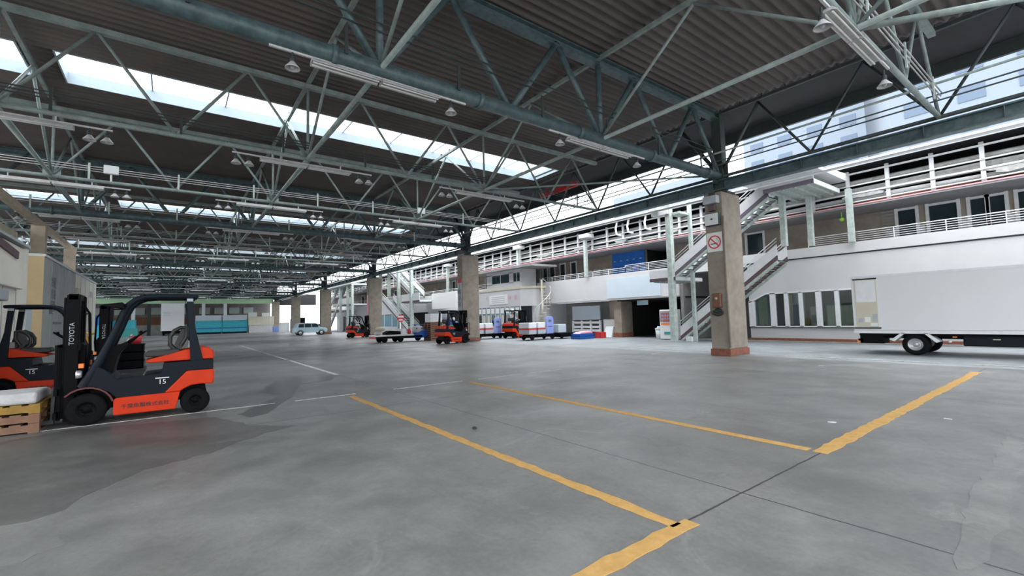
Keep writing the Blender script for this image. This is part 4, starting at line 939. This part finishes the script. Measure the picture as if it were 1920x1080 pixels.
# lorry
def lorry():
    t = thing('box_lorry', 'white box lorry parked on the road in front of the strip window', 'lorry', (2.2, -20.3, 0))
    ys, yb = -19.35, -21.35
    MB().box(-2.6, yb, .80, 5.62, ys, 2.68).build('cargo_box', M['lorry'], t, True, bevel=.02)
    MB().box(-2.62, yb-.01, 2.62, 5.64, ys+.015, 2.70).build('roof_rail', M['white_metal'], t, True)
    MB().box(-2.6, ys, .70, 5.62, ys+.02, .80).build('side_sill', M['white_metal'], t, True)
    MB().box(4.90, ys, .92, 5.52, ys+.02, 2.60).build('side_door', M['cream'], t, True)
    d = MB().box(4.88, ys, 2.56, 5.56, ys+.035, 2.60).box(4.84, ys, .86, 5.60, ys+.035, .90); d.build('door_rail', M['blackblue'], t, True)
    MB().box(4.93, ys+.02, 1.78, 5.49, ys+.025, 2.54).build('door_upper_panel', M['white_metal'], t, True)
    for x0, x1, z0, z1, m_ in ((5.32, 5.46, 1.08, 1.22, 'lgrey'), (4.92, 5.05, 1.1, 1.36, 'lgrey'), (4.93, 5.12, .95, 1.05, 'sign_white'), (5.12, 5.28, 1.08, 1.26, 'sign_white')):
        MB().box(x0, ys+.02, z0, x1, ys+.03, z1).build('door_label', M[m_], t, True)
    MB().box(-2.6, -20.9, .52, 5.55, -20.7, .70).box(-2.6, -20.0, .52, 5.55, -19.8, .70).build('chassis_rail', M['black'], t, True)
    MB().box(-2.5, -21.2, .62, 5.5, -19.45, .78).build('underfloor', M['black'], t, True)
    MB().box(5.42, -21.2, .36, 5.56, -19.5, .50).box(4.85, -20.2, .35, 5.5, -19.5, .66).build('rear_bumper', M['black'], t, True)
    MB().box(5.50, -19.62, .37, 5.58, -19.44, .43).build('tail_lamp', M['amber'], t, True)
    MB().box(1.0, -19.85, .32, 2.9, -19.55, .66).build('tool_box', M['blackblue'], t, True, bevel=.03)
    MB().box(-1.5, -19.85, .26, .8, -19.5, .64).build('fuel_tank', M['black'], t, True, bevel=.04)
    MB().box(3.02, -19.56, .58, 3.12, -19.5, .62).build('marker_lamp', M['amber'], t, True); MB().ball((3.2, -19.55, .46), .05).build('reflector', M['sign_white'], t, True); MB().box(2.1, -19.55, .52, 2.26, -19.53, .55).build('label_strip', M['cream'], t, True)
    wx = 4.0
    mg = MB().prism([(wx-.62, .46), (wx-.33, .72), (wx-.23, .72), (wx-.52, .42)], 'y', ys+.02, ys-.4).prism([(wx+.62, .48), (wx+.33, .72), (wx+.23, .72), (wx+.52, .44)], 'y', ys+.02, ys-.4)
    mg.split('mudguard', M['white_metal'], t, True)
    for y in (ys-.12, ys-.36, yb+.12, yb+.36):
        o = MB().lathe([(.19, -.09), (.29, -.11), (.335, -.08), (.345, 0), (.335, .08), (.29, .11), (.19, .09), (.17, 0), (.19, -.09)], (wx, y, .345), 'y', 32).build('wheel', M['rubber'], t, True)
        r_ = MB().lathe([(0, .02), (.06, .03), (.065, -.03), (.13, -.05), (.17, .06), (.20, .095), (.20, -.08), (0, -.08)], (wx, y, .345), 'y', 32)
        for k in range(6): r_.ball((wx+.10*math.cos(k*PI/3), y, .345+.10*math.sin(k*PI/3)), .014, n=6, m=4)
        r_.build('rim', M['rim'], o, True)
    # cab out of the picture on the right
    MB().prism([(-2.7, .45), (-2.7, 2.1), (-3.3, 2.15), (-4.3, 2.0), (-4.55, 1.3), (-4.6, .45)], 'y', -21.25, -19.45).build('cab', M['white_metal'], t, True, bevel=.04)
    MB().prism([(-2.9, 1.35), (-2.9, 1.95), (-3.6, 1.95), (-4.2, 1.4)], 'y', -21.27, -19.43).build('cab_window', M['darkglass'], t, True)
    for y in (-21.1, -19.6):
        MB().lathe([(.19, -.09), (.335, -.08), (.345, 0), (.335, .08), (.19, .09), (.17, 0), (.19, -.09)], (-3.7, y, .345), 'y', 28).build('wheel', M['rubber'], t, True)
lorry()

# small pale blue car, seen from its side
def car():
    t = thing('small_car', 'pale blue boxy hatchback parked beyond the third column', 'car', (65.8, -14.9, 0)); root = t
    side = [(-1.95, .35), (-1.98, .62), (-1.85, .88), (-1.15, .98), (-.72, 1.45), (-.5, 1.54), (1.1, 1.56), (1.55, 1.50), (1.78, 1.02), (1.92, .9), (1.95, .35)]   # (u forward=-y, z)
    MB().prism([(-14.9+u*1.0, z) for u, z in side], 'x', 65.0, 66.55).build('car_body', M['carblue'], t, True, bevel=.07)
    for a, b, c, d in ((-1.02, -.1, -.70, -.1), (-.02, .75, -.02, .75), (.83, 1.5, .83, 1.42)):
        MB().prism([(-14.9+a, 1.0), (-14.9+b, 1.0), (-14.9+d, 1.44), (-14.9+c, 1.44)], 'x', 64.985, 66.565).build('side_window', M['darkglass'], t, True)
    MB().box(65.2, -14.9-1.1, 1.0, 66.35, -14.9-.7, 1.4).build('windscreen', M['darkglass'], t, True)
    MB().box(64.85, -15.85, .95, 65.0, -15.7, 1.1).build('door_mirror', M['carblue'], t, True, bevel=.02)
    MB().box(64.98, -16.7, .62, 65.1, -16.87, .78).build('headlamp', M['sign_white'], t, True)
    for u in (-1.25, 1.25):
        for x in (65.08, 66.45):
            o = MB().lathe([(.2, -.09), (.30, -.09), (.31, 0), (.30, .09), (.2, .09), (.18, 0), (.2, -.09)], (x, -14.9+u, .31), 'x', 24).build('wheel', M['rubber'], t, True)
            MB().lathe([(0, -.1), (.08, -.1), (.2, -.09), (.2, .09), (0, .1)], (x, -14.9+u, .31), 'x', 24).build('hubcap', M['rim'], o, True)
    for u in (-1.25, 1.25):
        MB().lathe([(.34, -.03), (.38, -.03), (.38, .02), (.34, .02)], (65.0, -14.9+u, .33), 'x', 24).build('wheel_arch', M['steel_dark'], t, True)
    t.location = (62.1, -14.12, 0)
car()

# market trolleys (small three wheeled platform trucks)
def cluster(label, cat, name, loc): return thing(name, label, cat, loc)
t = thing('turret_truck', 'flat market truck with grey drum engine and blue apron, left of the second column', 'market truck', (31.6, -13.4, 0))
MB().box(31.2, -14.3, .44, 32.5, -11.4, .55).build('bed', M['white_metal'], t, True, bevel=.01)
MB().box(31.25, -15.0, .28, 32.4, -11.8, .44).build('chassis', M['black'], t, True)
MB().prism([(-14.3, .42), (-15.0, .78), (-15.5, .82), (-15.55, .3), (-14.9, .22), (-13.3, .26), (-13.2, .42)], 'x', 31.3, 32.3).build('front_apron', M['blue'], t, True, bevel=.03)
MB().lathe([(0, .62), (.40, .62), (.43, .70), (.43, 1.0), (.36, 1.10), (0, 1.12)], (31.75, -14.85, 0), n=24).build('engine_drum', M['lgrey'], t, True)
mb = MB()
for k in range(3): mb.ball((31.35, -14.6-.2*k, .92), .055, .4, 1, .8, 8, 6)
mb.split('drum_vent', M['black'], t, True)
MB().path([(31.75+.42*math.cos(a*PI/8), -14.85+.42*math.sin(a*PI/8), 1.22) for a in range(17)], .02, 6).build('steering_ring', M['blue'], t, True)
for x, y, r in ((31.3, -12.1, .23), (32.3, -12.1, .23), (31.3, -13.3, .23), (32.3, -13.3, .23), (31.8, -14.9, .24)):
    MB().lathe([(0, -.07), (r*.9, -.07), (r, -.03), (r, .03), (r*.9, .07), (0, .07)], (x, y, r), 'x', 20).build('wheel', M['rubber'], t, True)
MB().box(31.2, -11.45, .3, 32.4, -11.38, .42).build('tail_board', M['red'], t, True)
mb = MB().prism([(-11.6+.35*math.cos(a*PI/6), .66+.32*math.sin(a*PI/6)) for a in range(12)], 'x', 31.35, 31.9)
tag(MB().ball((31.6, -11.9, .98), .3, 1, 1.2, .55).build('yellow_bundle', M['cream']), 'rounded yellow cloth bundle on the back of the market truck', 'bundle')
bpy.data.materials['cream_panel']
tag(MB().ball((31.6, -11.75, .67), .24, 1.2, 1.3, .5).build('white_bundle', M['sack']), 'white bundle under the yellow one on the market truck', 'bundle')
tag(MB().prism([(-12.2, .555), (-13.3, .555), (-13.3, .78), (-12.5, .84), (-12.2, .7)], 'x', 31.3, 32.0).build('black_sheet', M['black'], bevel=.02), 'black folded sheet on the bed of the market truck', 'sheet')
tag(MB().box(31.3, -13.75, .555, 31.9, -13.35, .95).build('white_box', M['foam'], bevel=.01), 'white box right of the black sheet on the market truck', 'box')
tag(MB().lathe([(0, .555), (.13, .555), (.13, .82), (.08, .9), (.05, .98), (0, .98)], (31.35, -14.0, 0), n=14).build('red_can', M['red']), 'small red can on the bed of the market truck', 'can')
t = thing('road_sign', 'red and white octagonal sign on a white stand behind the market truck', 'sign', (36.5, -15.6, 0))
MB().lathe([(0, 0), (.28, 0), (.24, .12), (.07, .14), (.06, 1.5), (0, 1.5)], (36.5, -15.5, 0), n=14).build('stand', M['foam'], t, True)
MB().prism([(-15.5+.34*math.cos(PI/8+k*PI/4), 1.75+.34*math.sin(PI/8+k*PI/4)) for k in range(8)], 'x', 36.4, 36.44).build('sign_face', M['red'], t, True)
MB().box(36.385, -15.76, 1.80, 36.4, -15.24, 1.96).box(36.385, -15.68, 1.55, 36.4, -15.32, 1.68).build('sign_lettering', M['sign_white'], t, True)
for k in range(9):
    put_mesh(pallet(1.1, 1.1, .145), 'pallet', 'wood', (31.35, -16.0, .152*k+.002), .05, 'wooden pallet, %s from the floor in the stack behind the second forklift row' % ordx(k).replace('nearest', 'first'), 'pallet', 'stacked wooden pallets beside the second column')
def crate(x, y, z, w, d, h, m, name, label, cat='crate', group=None, rz=0):
    mb = MB().box(-w/2, -d/2, 0, w/2, d/2, .02)
    for s_ in (-1, 1): mb.box(s_*w/2-(.02 if s_ > 0 else 0), -d/2, 0, s_*w/2+(.02 if s_ < 0 else 0), d/2, h); mb.box(-w/2, s_*d/2-(.02 if s_ > 0 else 0), 0, w/2, s_*d/2+(.02 if s_ < 0 else 0), h)
    mb.box(-w/2-.015, -d/2-.015, h-.04, w/2+.015, d/2+.015, h-.005)
    for k in range(4): mb.box(-w/2-.01, -d/2+(k+.3)*d/4, .03, -w/2, -d/2+(k+.5)*d/4, h-.05)
    return put_mesh(mb, name, m, (x, y, z), rz, label, cat, group)
for k in range(6):
    crate(31.3, -17.35, .23*k+.002, 1.0, 1.5, .22, 'blue' if k in (1, 3, 5) else 'teal', 'fish_crate', '%s plastic crate, %s from the floor in the stack hidden behind the second forklift' % ('blue' if k in (1, 3, 5) else 'teal', ordx(k).replace('nearest', 'first')), 'crate', 'crates stacked behind the second forklift')
tag(MB().box(30.9, -17.1, 1.42, 31.5, -16.4, 1.85).build('foam_box', M['foam'], bevel=.02) if False else MB().box(30.9, -16.5, 1.375, 31.8, -15.5, 2.0).build('foam_box', M['foam'], bevel=.02), 'white foam fish box on top of the wooden pallets', 'box')
t = text('ACE', .34, M['letter_g'], None, face_negx(30.49, -16.75, 1.42), name='lettering') if False else None
tag(MB().lathe([(0, 1.39), (.24, 1.39), (.30, 1.95), (.28, 1.98), (0, 1.98)], (31.2, -16.95, 0), n=18).build('grey_tub', M['lgrey']), 'round grey tub on the crates behind the second forklift', 'tub')
tag(MB().ball((31.1, -17.5, 1.56), .2, 1, 1, .9).build('white_bag', M['sack']), 'white plastic bag on the crates behind the second forklift', 'bag')

def etrolley(x, y, rz, label, glabel=''):
    t = thing('electric_trolley', label, 'market truck', (x, y, 0), rz, 'violet blue electric market trolleys on the road')
    MB().box(-.5, -1.8, .30, .5, .1, .40).build('bed', M['black'], t)
    MB().box(-.45, -1.75, .18, .45, .9, .30).build('chassis', M['black'], t)
    for x0 in (-.0,):
        for y0 in (.15, -.72):
            MB().box(-.5, y0, .40, .5, y0+.72, .72).build('bin_base', M['lgrey'], t, bevel=.03)
            MB().box(-.51, y0-.01, .72, .51, y0+.73, .80).build('red_stripe', M['red'], t)
            MB().box(-.5, y0, .80, .5, y0+.72, 1.18).build('bin_top', M['foam'], t, bevel=.05)
    MB().prism([(-.9, .35), (-.9, 1.45), (-1.0, 1.58), (-1.5, 1.58), (-1.6, 1.45), (-1.6, .35)], 'x', -.45, -.38).build('cowl', M['lblue'], t, bevel=.02)
    MB().box(-.46, -1.38, 1.2, -.45, -1.1, 1.35).box(-.46, -1.45, .85, -.45, -1.05, .92).build('cowl_mark', M['letter_g'], t)
    for xx, yy in ((-.4, .5), (.4, .5), (-.4, -1.5), (.4, -1.5)): MB().lathe([(0, -.06), (.15, -.06), (.18, -.02), (.18, .02), (.15, .06), (0, .06)], (xx, yy, .18), 'x', 16).build('wheel', M['rubber'], t)
    return t
etrolley(24.0, -19.75, math.radians(6), 'violet blue market trolley with two white red-striped bins right of the road forklift')
etrolley(28.9, -18.75, math.radians(4), 'violet blue market trolley with red-striped bins left of the road forklift')
tag(MB().box(23.6, -22.5, .42, 24.4, -21.75, 1.0).build('pale_tub', M['wall_blue'], bevel=.03), 'pale blue square tub right of the tall violet cowl', 'tub')
t = thing('flat_cart', 'low black flat cart with a small white plate, left of the blue crates', 'cart', (23.6, -22.4, 0))
MB().box(23.2, -23.1, .12, 24.4, -21.6, .40).build('cart_body', M['black'], t, True, bevel=.02); MB().box(23.19, -22.95, .2, 23.2, -22.75, .34).build('plate', M['sign_white'], t, True)
for yy in (-22.9, -21.8): MB().lathe([(0, -.05), (.1, -.05), (.1, .05), (0, .05)], (23.35, yy, .1), 'x', 12).build('wheel', M['rubber'], t, True)
crate(22.0, -22.5, .002, .8, 1.5, .17, 'blue', 'fish_crate', 'blue crate at the bottom of the pair in front of the white rack', 'crate', 'blue crates in front of the white rack')
crate(22.0, -22.5, .175, .8, 1.4, .17, 'blue', 'fish_crate', 'blue crate on top of the pair in front of the white rack', 'crate', 'blue crates in front of the white rack')
tag(MB().prism([(-23.2, .35), (-21.9, .35), (-22.1, .47), (-23.0, .50)], 'x', 21.7, 22.3).build('pink_sack', M['pink'], bevel=.03), 'pink sack lying on the blue crates', 'sack')
crate(21.5, -23.7, .0, .5, .6, .4, 'red', 'fish_crate', 'red crate right of the blue crates by the white rack')

# ------------------------------------------------------------------ people
def skin_mesh(name, pts, edges, m, parent, root=0, sub=1):
    me = bpy.data.meshes.new(name); me.from_pydata([p[0] for p in pts], edges, []); me.materials.append(m)
    o = bpy.data.objects.new(name, me); col.objects.link(o); o.parent = parent
    sk = o.modifiers.new('skin', 'SKIN'); sk.use_smooth_shade = True
    for i, p in enumerate(pts):
        r = p[1]; me.skin_vertices[0].data[i].radius = (r, r) if not isinstance(r, tuple) else r
    for d in me.skin_vertices[0].data: d.use_root = False
    me.skin_vertices[0].data[root].use_root = True
    sb_ = o.modifiers.new('sub', 'SUBSURF'); sb_.levels = sub; sb_.render_levels = sub
    return o
def driver(loc, rz, label, helmet):
    """seated person, faces local +y; hip height .0"""
    t = thing('person', label, 'person', loc, rz)
    P = [((0, 0, 0), .14), ((0, -.02, .22), .13), ((0, .0, .42), .15), ((0, .02, .53), .06), ((0, .03, .62), .055)]
    E_ = [(0, 1), (1, 2), (2, 3), (3, 4)]
    for s_ in (-1, 1):
        b = len(P); P += [((s_*.17, .0, .45), .06), ((s_*.24, .10, .24), .045), ((s_*.17, .34, .22), .033), ((s_*.15, .40, .23), .028)]
        E_ += [(2, b), (b, b+1), (b+1, b+2), (b+2, b+3)]
        for k in range(4):
            c = len(P); P += [((s_*.15+.018*(k-1.5), .45, .24), .009), ((s_*.15+.018*(k-1.5), .475+.004*(1.5-abs(k-1.5)), .215), .008)]; E_ += [(b+3, c), (c, c+1)]
        c = len(P); P += [((s_*.15-s_*.04, .42, .25), .009), ((s_*.15-s_*.045, .45, .235), .008)]; E_ += [(b+3, c), (c, c+1)]
        b = len(P); P += [((s_*.10, .06, -.02), .085), ((s_*.13, .42, .03), .062), ((s_*.13, .50, -.36), .042), ((s_*.13, .60, -.41), .04)]
        E_ += [(0, b), (b, b+1), (b+1, b+2), (b+2, b+3)]
    skin_mesh('body', P, E_, M['skin'], t)
    hd = MB().ball((0, .04, .76), .105, .86, 1, 1.18, 18, 12).ball((0, .145, .745), .018, .8, 1.2, 1.3, 8, 6)
    for s_ in (-1, 1): hd.ball((s_*.092, .03, .755), .025, .4, .8, 1.2, 8, 6)
    hd.build('head', M['skin'], t)
    fc = MB()
    for s_ in (-1, 1): fc.ball((s_*.036, .132, .775), .011, 1, .6, .7, 8, 5)
    fc.box(-.025, .13, .70, .025, .142, .706).build('eyes_and_mouth', M['letter_b'], t)
    MB().ball((0, .02, .80), .112, .9, 1, .95, 16, 10).build('hair', M['black'], t)
    MB().lathe([(.135, .80), (.132, .84), (.115, .90), (.07, .94), (0, .95)], (0, .02, 0), n=18).box(-.07, .12, .80, .07, .20, .815).build('helmet', M[helmet], t)
    J = [((0, 0, .02), .165), ((0, -.02, .22), .155), ((0, .0, .42), .17)]; JE = [(0, 1), (1, 2)]
    for s_ in (-1, 1):
        b = len(J); J += [((s_*.17, .0, .45), .078), ((s_*.24, .10, .24), .062), ((s_*.18, .31, .22), .048)]; JE += [(2, b), (b, b+1), (b+1, b+2)]
    skin_mesh('jacket', J, JE, M['cloth_w'], t)
    T = [((0, 0, -.01), .15)]; TE = []
    for s_ in (-1, 1):
        b = len(T); T += [((s_*.10, .06, -.02), .10), ((s_*.13, .42, .03), .076), ((s_*.13, .49, -.33), .058)]; TE += [(0, b), (b, b+1), (b+1, b+2)]
    skin_mesh('trousers', T, TE, M['cloth_w'] if helmet != 'sign_white' else M['cloth_d'], t)
    MB().box(-.18, .46, -.45, -.08, .72, -.37).box(.08, .46, -.45, .18, .72, -.37).build('boots', M['black'], t, bevel=.02)
    return t
for i, (lx, ly, rz, lab, hm) in enumerate([(44.9, -14.3, PI+math.radians(4), 'seated person in white with a pale helmet driving the forklift by the third column', 'foam'),
                                           (27.6, -20.7, PI+math.radians(14), 'seated person in a white top and white helmet driving the road forklift', 'sign_white')]):
    v = Matrix.Rotation(rz, 3, 'Z') @ Vector((0, .04, 1.24)); driver((lx+v.x, ly+v.y, v.z), rz, lab, hm)

# ================================================================== left side: cold rooms, posts, beam
def shed(x0, x1, y, h, label, end='shed', m='shed'):
    t = thing('cold_room', label, 'cold room', ((x0+x1)/2, y+2, 0))
    MB().box(x0, y, 0, x1, y+4.2, h).build('panel_wall', M[m], t, True, bevel=.02)
    MB().box(x0-.04, y-.03, h, x1+.04, y+4.25, h+.08).build('roof_edge', M['white_metal'], t, True)
    sm_ = MB(); n = max(2, int((x1-x0)/1.2))
    for k in range(1, n): sm_.box(x0+(x1-x0)*k/n-.01, y-.012, .1, x0+(x1-x0)*k/n+.01, y, h)
    sm_.build('panel_seam', M['lgrey'], t, True); return t
s1 = shed(12.2, 19.7, 3.52, 4.0, 'cream cold room at the left edge with a raised sliding door')
MB().box(13.0, 3.40, 2.7, 18.6, 3.52, 3.85).build('sliding_door', M['shed'], s1, True, bevel=.02)
MB().bar((14.5, 3.40, 3.85), (17.8, 3.40, 3.58), .08, .20).build('brown_bar', M['maroon'], s1, True)
MB().box(12.9, 3.32, 3.9, 18.8, 3.52, 3.97).build('door_track', M['lgrey'], s1, True)
s2 = shed(21.4, 27.6, 3.45, 4.0, 'grey cold room with faded dark writing, right of the ochre end panel', m='shedgrey')
MB().box(21.36, 3.45, 0, 21.4, 5.0, 4.0).build('end_panel', M['ochre'], s2, True)
for k, s_ in enumerate(('冷蔵', '冷凍', '保管')): text(s_, .42, M['letter_g'], s2, face_posy(-.0, -2.03, 0) if False else Matrix.Translation((-1.6, -2.02, 3.2-.42*k)) @ Matrix(((1,0,0,0),(0,0,-1,0),(0,1,0,0),(0,0,0,1))), name='lettering')
MB().box(22.4, 3.43, 2.1, 22.9, 3.45, 2.4).box(23.1, 3.43, 1.75, 24.6, 3.45, 1.82).build('faded_mark', M['letter_g'], s2, True)
s3 = shed(28.1, 34.9, 3.5, 4.05, 'cream cold room farthest along the left side')
MB().box(28.05, 3.42, 0, 28.5, 3.5, 3.4).build('door_post', M['cream'], s3, True)
MB().box(32.5, 3.48, 3.2, 33.2, 3.5, 3.5).build('faded_mark', M['lgrey'], s3, True)
t = thing('cooling_unit', 'grey cooling unit on the cold room wall at the left edge', 'cooling unit', (13.0, 3.2, 2.3))
MB().box(12.5, 2.9, 2.2, 14.7, 3.27, 2.46).build('unit_body', M['lgrey'], t, True, bevel=.03); MB().box(12.6, 3.2, 2.0, 14.5, 3.29, 2.2).build('bracket', M['steel_dark'], t, True)
tag(MB().box(12.4, 3.12, .0, 13.9, 3.28, 1.98).build('brown_door', M['tan']), 'tan door panel under the grey cooling unit at the left edge', 'door')
tag(MB().box(20.2, 3.6, 0, 20.9, 4.2, 2.2).build('grey_cabinet', M['wall_blue'], bevel=.02), 'pale blue grey cabinet in the gap between the first two cold rooms', 'cabinet')
for x, lab in ((27.3, 'brown upright post above the cold rooms, nearer one'), (34.6, 'brown upright post above the cold rooms, farther one')):
    tag(MB().box(x-.22, 4.38, 4.1, x+.22, 4.82, 5.95).build('upper_post', M['post_tan']), lab, 'post')
tag(MB().bar((10, 4.6, 6.06), (36, 4.6, 6.06), .2, .24).build('side_beam', M['post_tan']), 'long brown beam running over the posts above the cold rooms', 'beam')
tag(MB().box(16, 5.2, 4.1, 27.2, 5.35, 5.6).build('upper_screen', M['cream']), 'pale screen wall above the left cold rooms', 'screen')
# yellow hand truck and clutter seen between mast and guard
t = thing('pallet_jack', 'yellow orange hand truck standing behind the near forklift mast', 'hand truck', (18.8, 2.1, 0))
MB().box(18.5, 1.75, .1, 19.1, 2.35, .7).build('truck_body', M['yplastic'], t, True, bevel=.03); MB().path([(18.8, 2.05, .7), (18.8, 2.05, 1.3), (18.8, 1.85, 1.4), (18.8, 2.25, 1.4), (18.8, 2.05, 1.3)], .03, 8).build('handle', M['yplastic'], t, True)
MB().box(18.3, 1.9, .02, 19.3, 2.2, .1).build('base', M['black'], t, True)
t = thing('fish_cart', 'cart piled with dark crates and a red tub, seen through the near forklift', 'cart', (17.5, .95, 0))
MB().box(17.0, .6, .25, 18.3, 1.4, .35).build('deck', M['steel_dark'], t, True)
for yy in (.75, 1.25):
    for xx in (17.2, 18.1): MB().lathe([(0, -.04), (.12, -.04), (.12, .04), (0, .04)], (xx, yy, .12), 'y', 12).build('castor', M['rubber'], t, True)
    MB().box(17.2, yy-.02, .2, 17.25, yy+.02, .26).build('castor_fork', M['steel_dark'], t, True)
for k in range(3): crate(17.6, 1.0, .352+.24*k, .8, .7, .23, 'black', 'fish_crate', 'black crate, %s on the cart seen through the near forklift' % ['bottom', 'middle', 'top'][k], 'crate', 'black crates on the cart')
tag(MB().lathe([(0, 1.075), (.13, 1.075), (.16, 1.28), (.1, 1.3), (0, 1.3)], (17.5, .85, 0), n=14).build('red_tub', M['red']), 'red tub on top of the black crates', 'tub')

# ================================================================== far end of the hall
t = thing('end_girder', 'pale green girder closing the far end of the hall roof', 'beam', (100.05, 0, 5.5))
MB().box(99.9, -16.0, 5.55, 100.2, 20, 6.45).build('girder', M['green'], t, True)
struct('wall_back', MB().box(112, -17.3, 1.9, 112.4, 20, 9.0), M['backwall'])
struct('wall_back', MB().box(111.9, -17.3, 0, 112.2, 20, 1.9), M['wall_grey'])
struct('ceiling', MB().box(104, -17.3, 7.6, 114, 22, 7.8), M['deck'])  # unseen canopy, added to darken the street wall beyond the hall
for k_ in range(12): struct('window_%d' % (40+k_), MB().box(111.85, -14+2.6*k_, 3.9, 112.0, -12.2+2.6*k_, 5.2), M['shedgrey'])
struct('wall_back', MB().box(111.9, -17.3, 1.9, 112.1, 20, 3.4), M['rust'])
struct('wall_back', MB().box(100.55, -16.3, 6.55, 100.7, 23, 9.2), M['deck'])
for y, lab in ((-4.6, 'white post at the far end, right of the delivery lorry'), (5.3, 'white post at the far end, left of the delivery lorry'), (-8.0, 'thin white post at the far end above the turquoise tanks')):
    tag(MB().box(100.3, y-.25, 0, 100.8, y+.25, 6.5).build('end_post', M['white_metal']), lab, 'post')
tag(MB().box(103, 3.0, 0, 103.4, 3.5, 6.0).build('end_post', M['steel_dark']), 'dark post at the far end beside the delivery lorry', 'post')
t = thing('delivery_lorry', 'big white lorry body seen from behind at the far end, framed by the near forklift', 'lorry', (98, 0, 0))
MB().box(97, -1.72, .78, 104, 1.5, 5.5).build('cargo_box', M['lorry'], t, True, bevel=.05)
mb = MB()
for k in range(3): mb.box(96.98, .2, 3.4+.25*k, 97, 1.2, 3.5+.25*k)
mb.split('side_lettering', M['wall_blue'], t, True)
MB().box(97.2, -1.5, .3, 103.8, 1.3, .78).build('chassis', M['black'], t, True)
for yy in (-1.35, 1.1):
    for xx in (98.2, 102.6): MB().lathe([(0, -.15), (.45, -.15), (.45, .15), (0, .15)], (xx, yy, .45), 'y', 18).build('wheel', M['rubber'], t, True)
for k in range(2):
    y0 = -3.3-4.02*k
    t = thing('fish_tank', 'long turquoise tank at the far end, %s of two' % ('left' if k == 0 else 'right'), 'tank', (98, y0-2, 0), 0, 'turquoise tanks at the far end')
    MB().box(97.4, y0-3.98, .3, 99.4, y0, 2.35).build('tank', M['turq'], t, True, bevel=.06)
    MB().box(97.33, y0-3.9, 1.0, 97.4, y0-.1, 1.12).build('tank_rib', M['blue'], t, True)
    MB().box(97.5, y0-3.9, 0, 99.3, y0-.1, .3).build('tank_base', M['blackblue'], t, True)
    MB().box(97.5, y0-3.9, 2.35, 99.3, y0-.05, 3.35).build('tank_cover', M['wall_blue'], t, True, bevel=.08)
for x, y, w_, d, z0, h, m_, nm, lab, cat in [
    (98, 6.2, 2.4, 3.4, 0, 1.4, 'teal', 'water_bin', 'dark teal bin at the far end left of the white lorry', 'bin'), (98, 6.2, 2.4, 2.8, 1.4, 1.35, 'turq', 'bin_lid_box', 'turquoise box on the dark teal bin at the far end', 'box'),
    (97, 9.6, 2.2, 2.6, 0, 2.0, 'turq', 'water_bin', 'turquoise bin at the far end behind the near forklift pillar', 'bin'), (97, 8.9, 2.2, 2.4, 2.0, 1.4, 'tarp', 'blue_cover', 'bright blue cover on the bins at the far left end', 'cover'),
    (98, 12.3, 2.2, 2.2, 0, 3.3, 'blue', 'water_bin', 'dark blue bin at the far end beside the cold rooms', 'bin'),
    (98, -13.5, 2.5, 4.2, 1.4, 1.6, 'cream', 'carton_stack', 'wide cream boxes at the far end right of the turquoise tanks', 'box'), (98, -13.5, 2.4, 4.0, 0, 1.4, 'sack', 'sack_pile', 'pale wrapped goods under the cream boxes at the far end', 'goods'),
    (98.3, -12.2, 1.4, 1.3, 3.0, .8, 'foam', 'foam_box', 'left white box on top of the cream boxes at the far end', 'box'), (98.3, -14.4, 1.4, 1.1, 3.0, .7, 'foam', 'foam_box', 'right white box on top of the cream boxes at the far end', 'box'),
    (95, -16.0, 1.3, 1.6, 0, 1.0, 'lblue', 'tub', 'violet tub on the floor near the fifth column', 'tub'), (92.5, -16.6, 1.3, 1.5, 0, 1.7, 'foam', 'foam_box', 'stacked white boxes left of the dark pallets near the fifth column', 'box'),
    (92.0, -18.3, 1.3, 1.4, 0, 2.3, 'foam', 'foam_box', 'tall pile of white boxes just left of the dark pallets', 'box'), (86, -18.0, 1.3, 1.4, 0, 1.4, 'maroon', 'dark_pallet_pile', 'dark pile of pallets left of the pale blue car', 'pallets'), (87.2, -18.4, 1.1, 1.1, 1.4, 1.1, 'black', 'dark_crate', 'black crate on the dark pallets left of the pale blue car', 'crate')]:
    mb = MB().box(x-w_/2, y-d/2, z0+.002, x+w_/2, y+d/2, z0+h-.06).box(x-w_/2-.04, y-d/2-.04, z0+h-.06, x+w_/2+.04, y+d/2+.04, z0+h)
    for k in range(3): mb.box(x-w_/2-.03, y-d/2+d*(k+.4)/3, z0+.05, x-w_/2, y-d/2+d*(k+.6)/3, z0+h-.1)
    tag(mb.build(nm, M[m_]), lab, cat)
struct('wall_back', MB().box(103, -24.7, 5.35, 103.5, -16.7, 7.6), M['deck'])
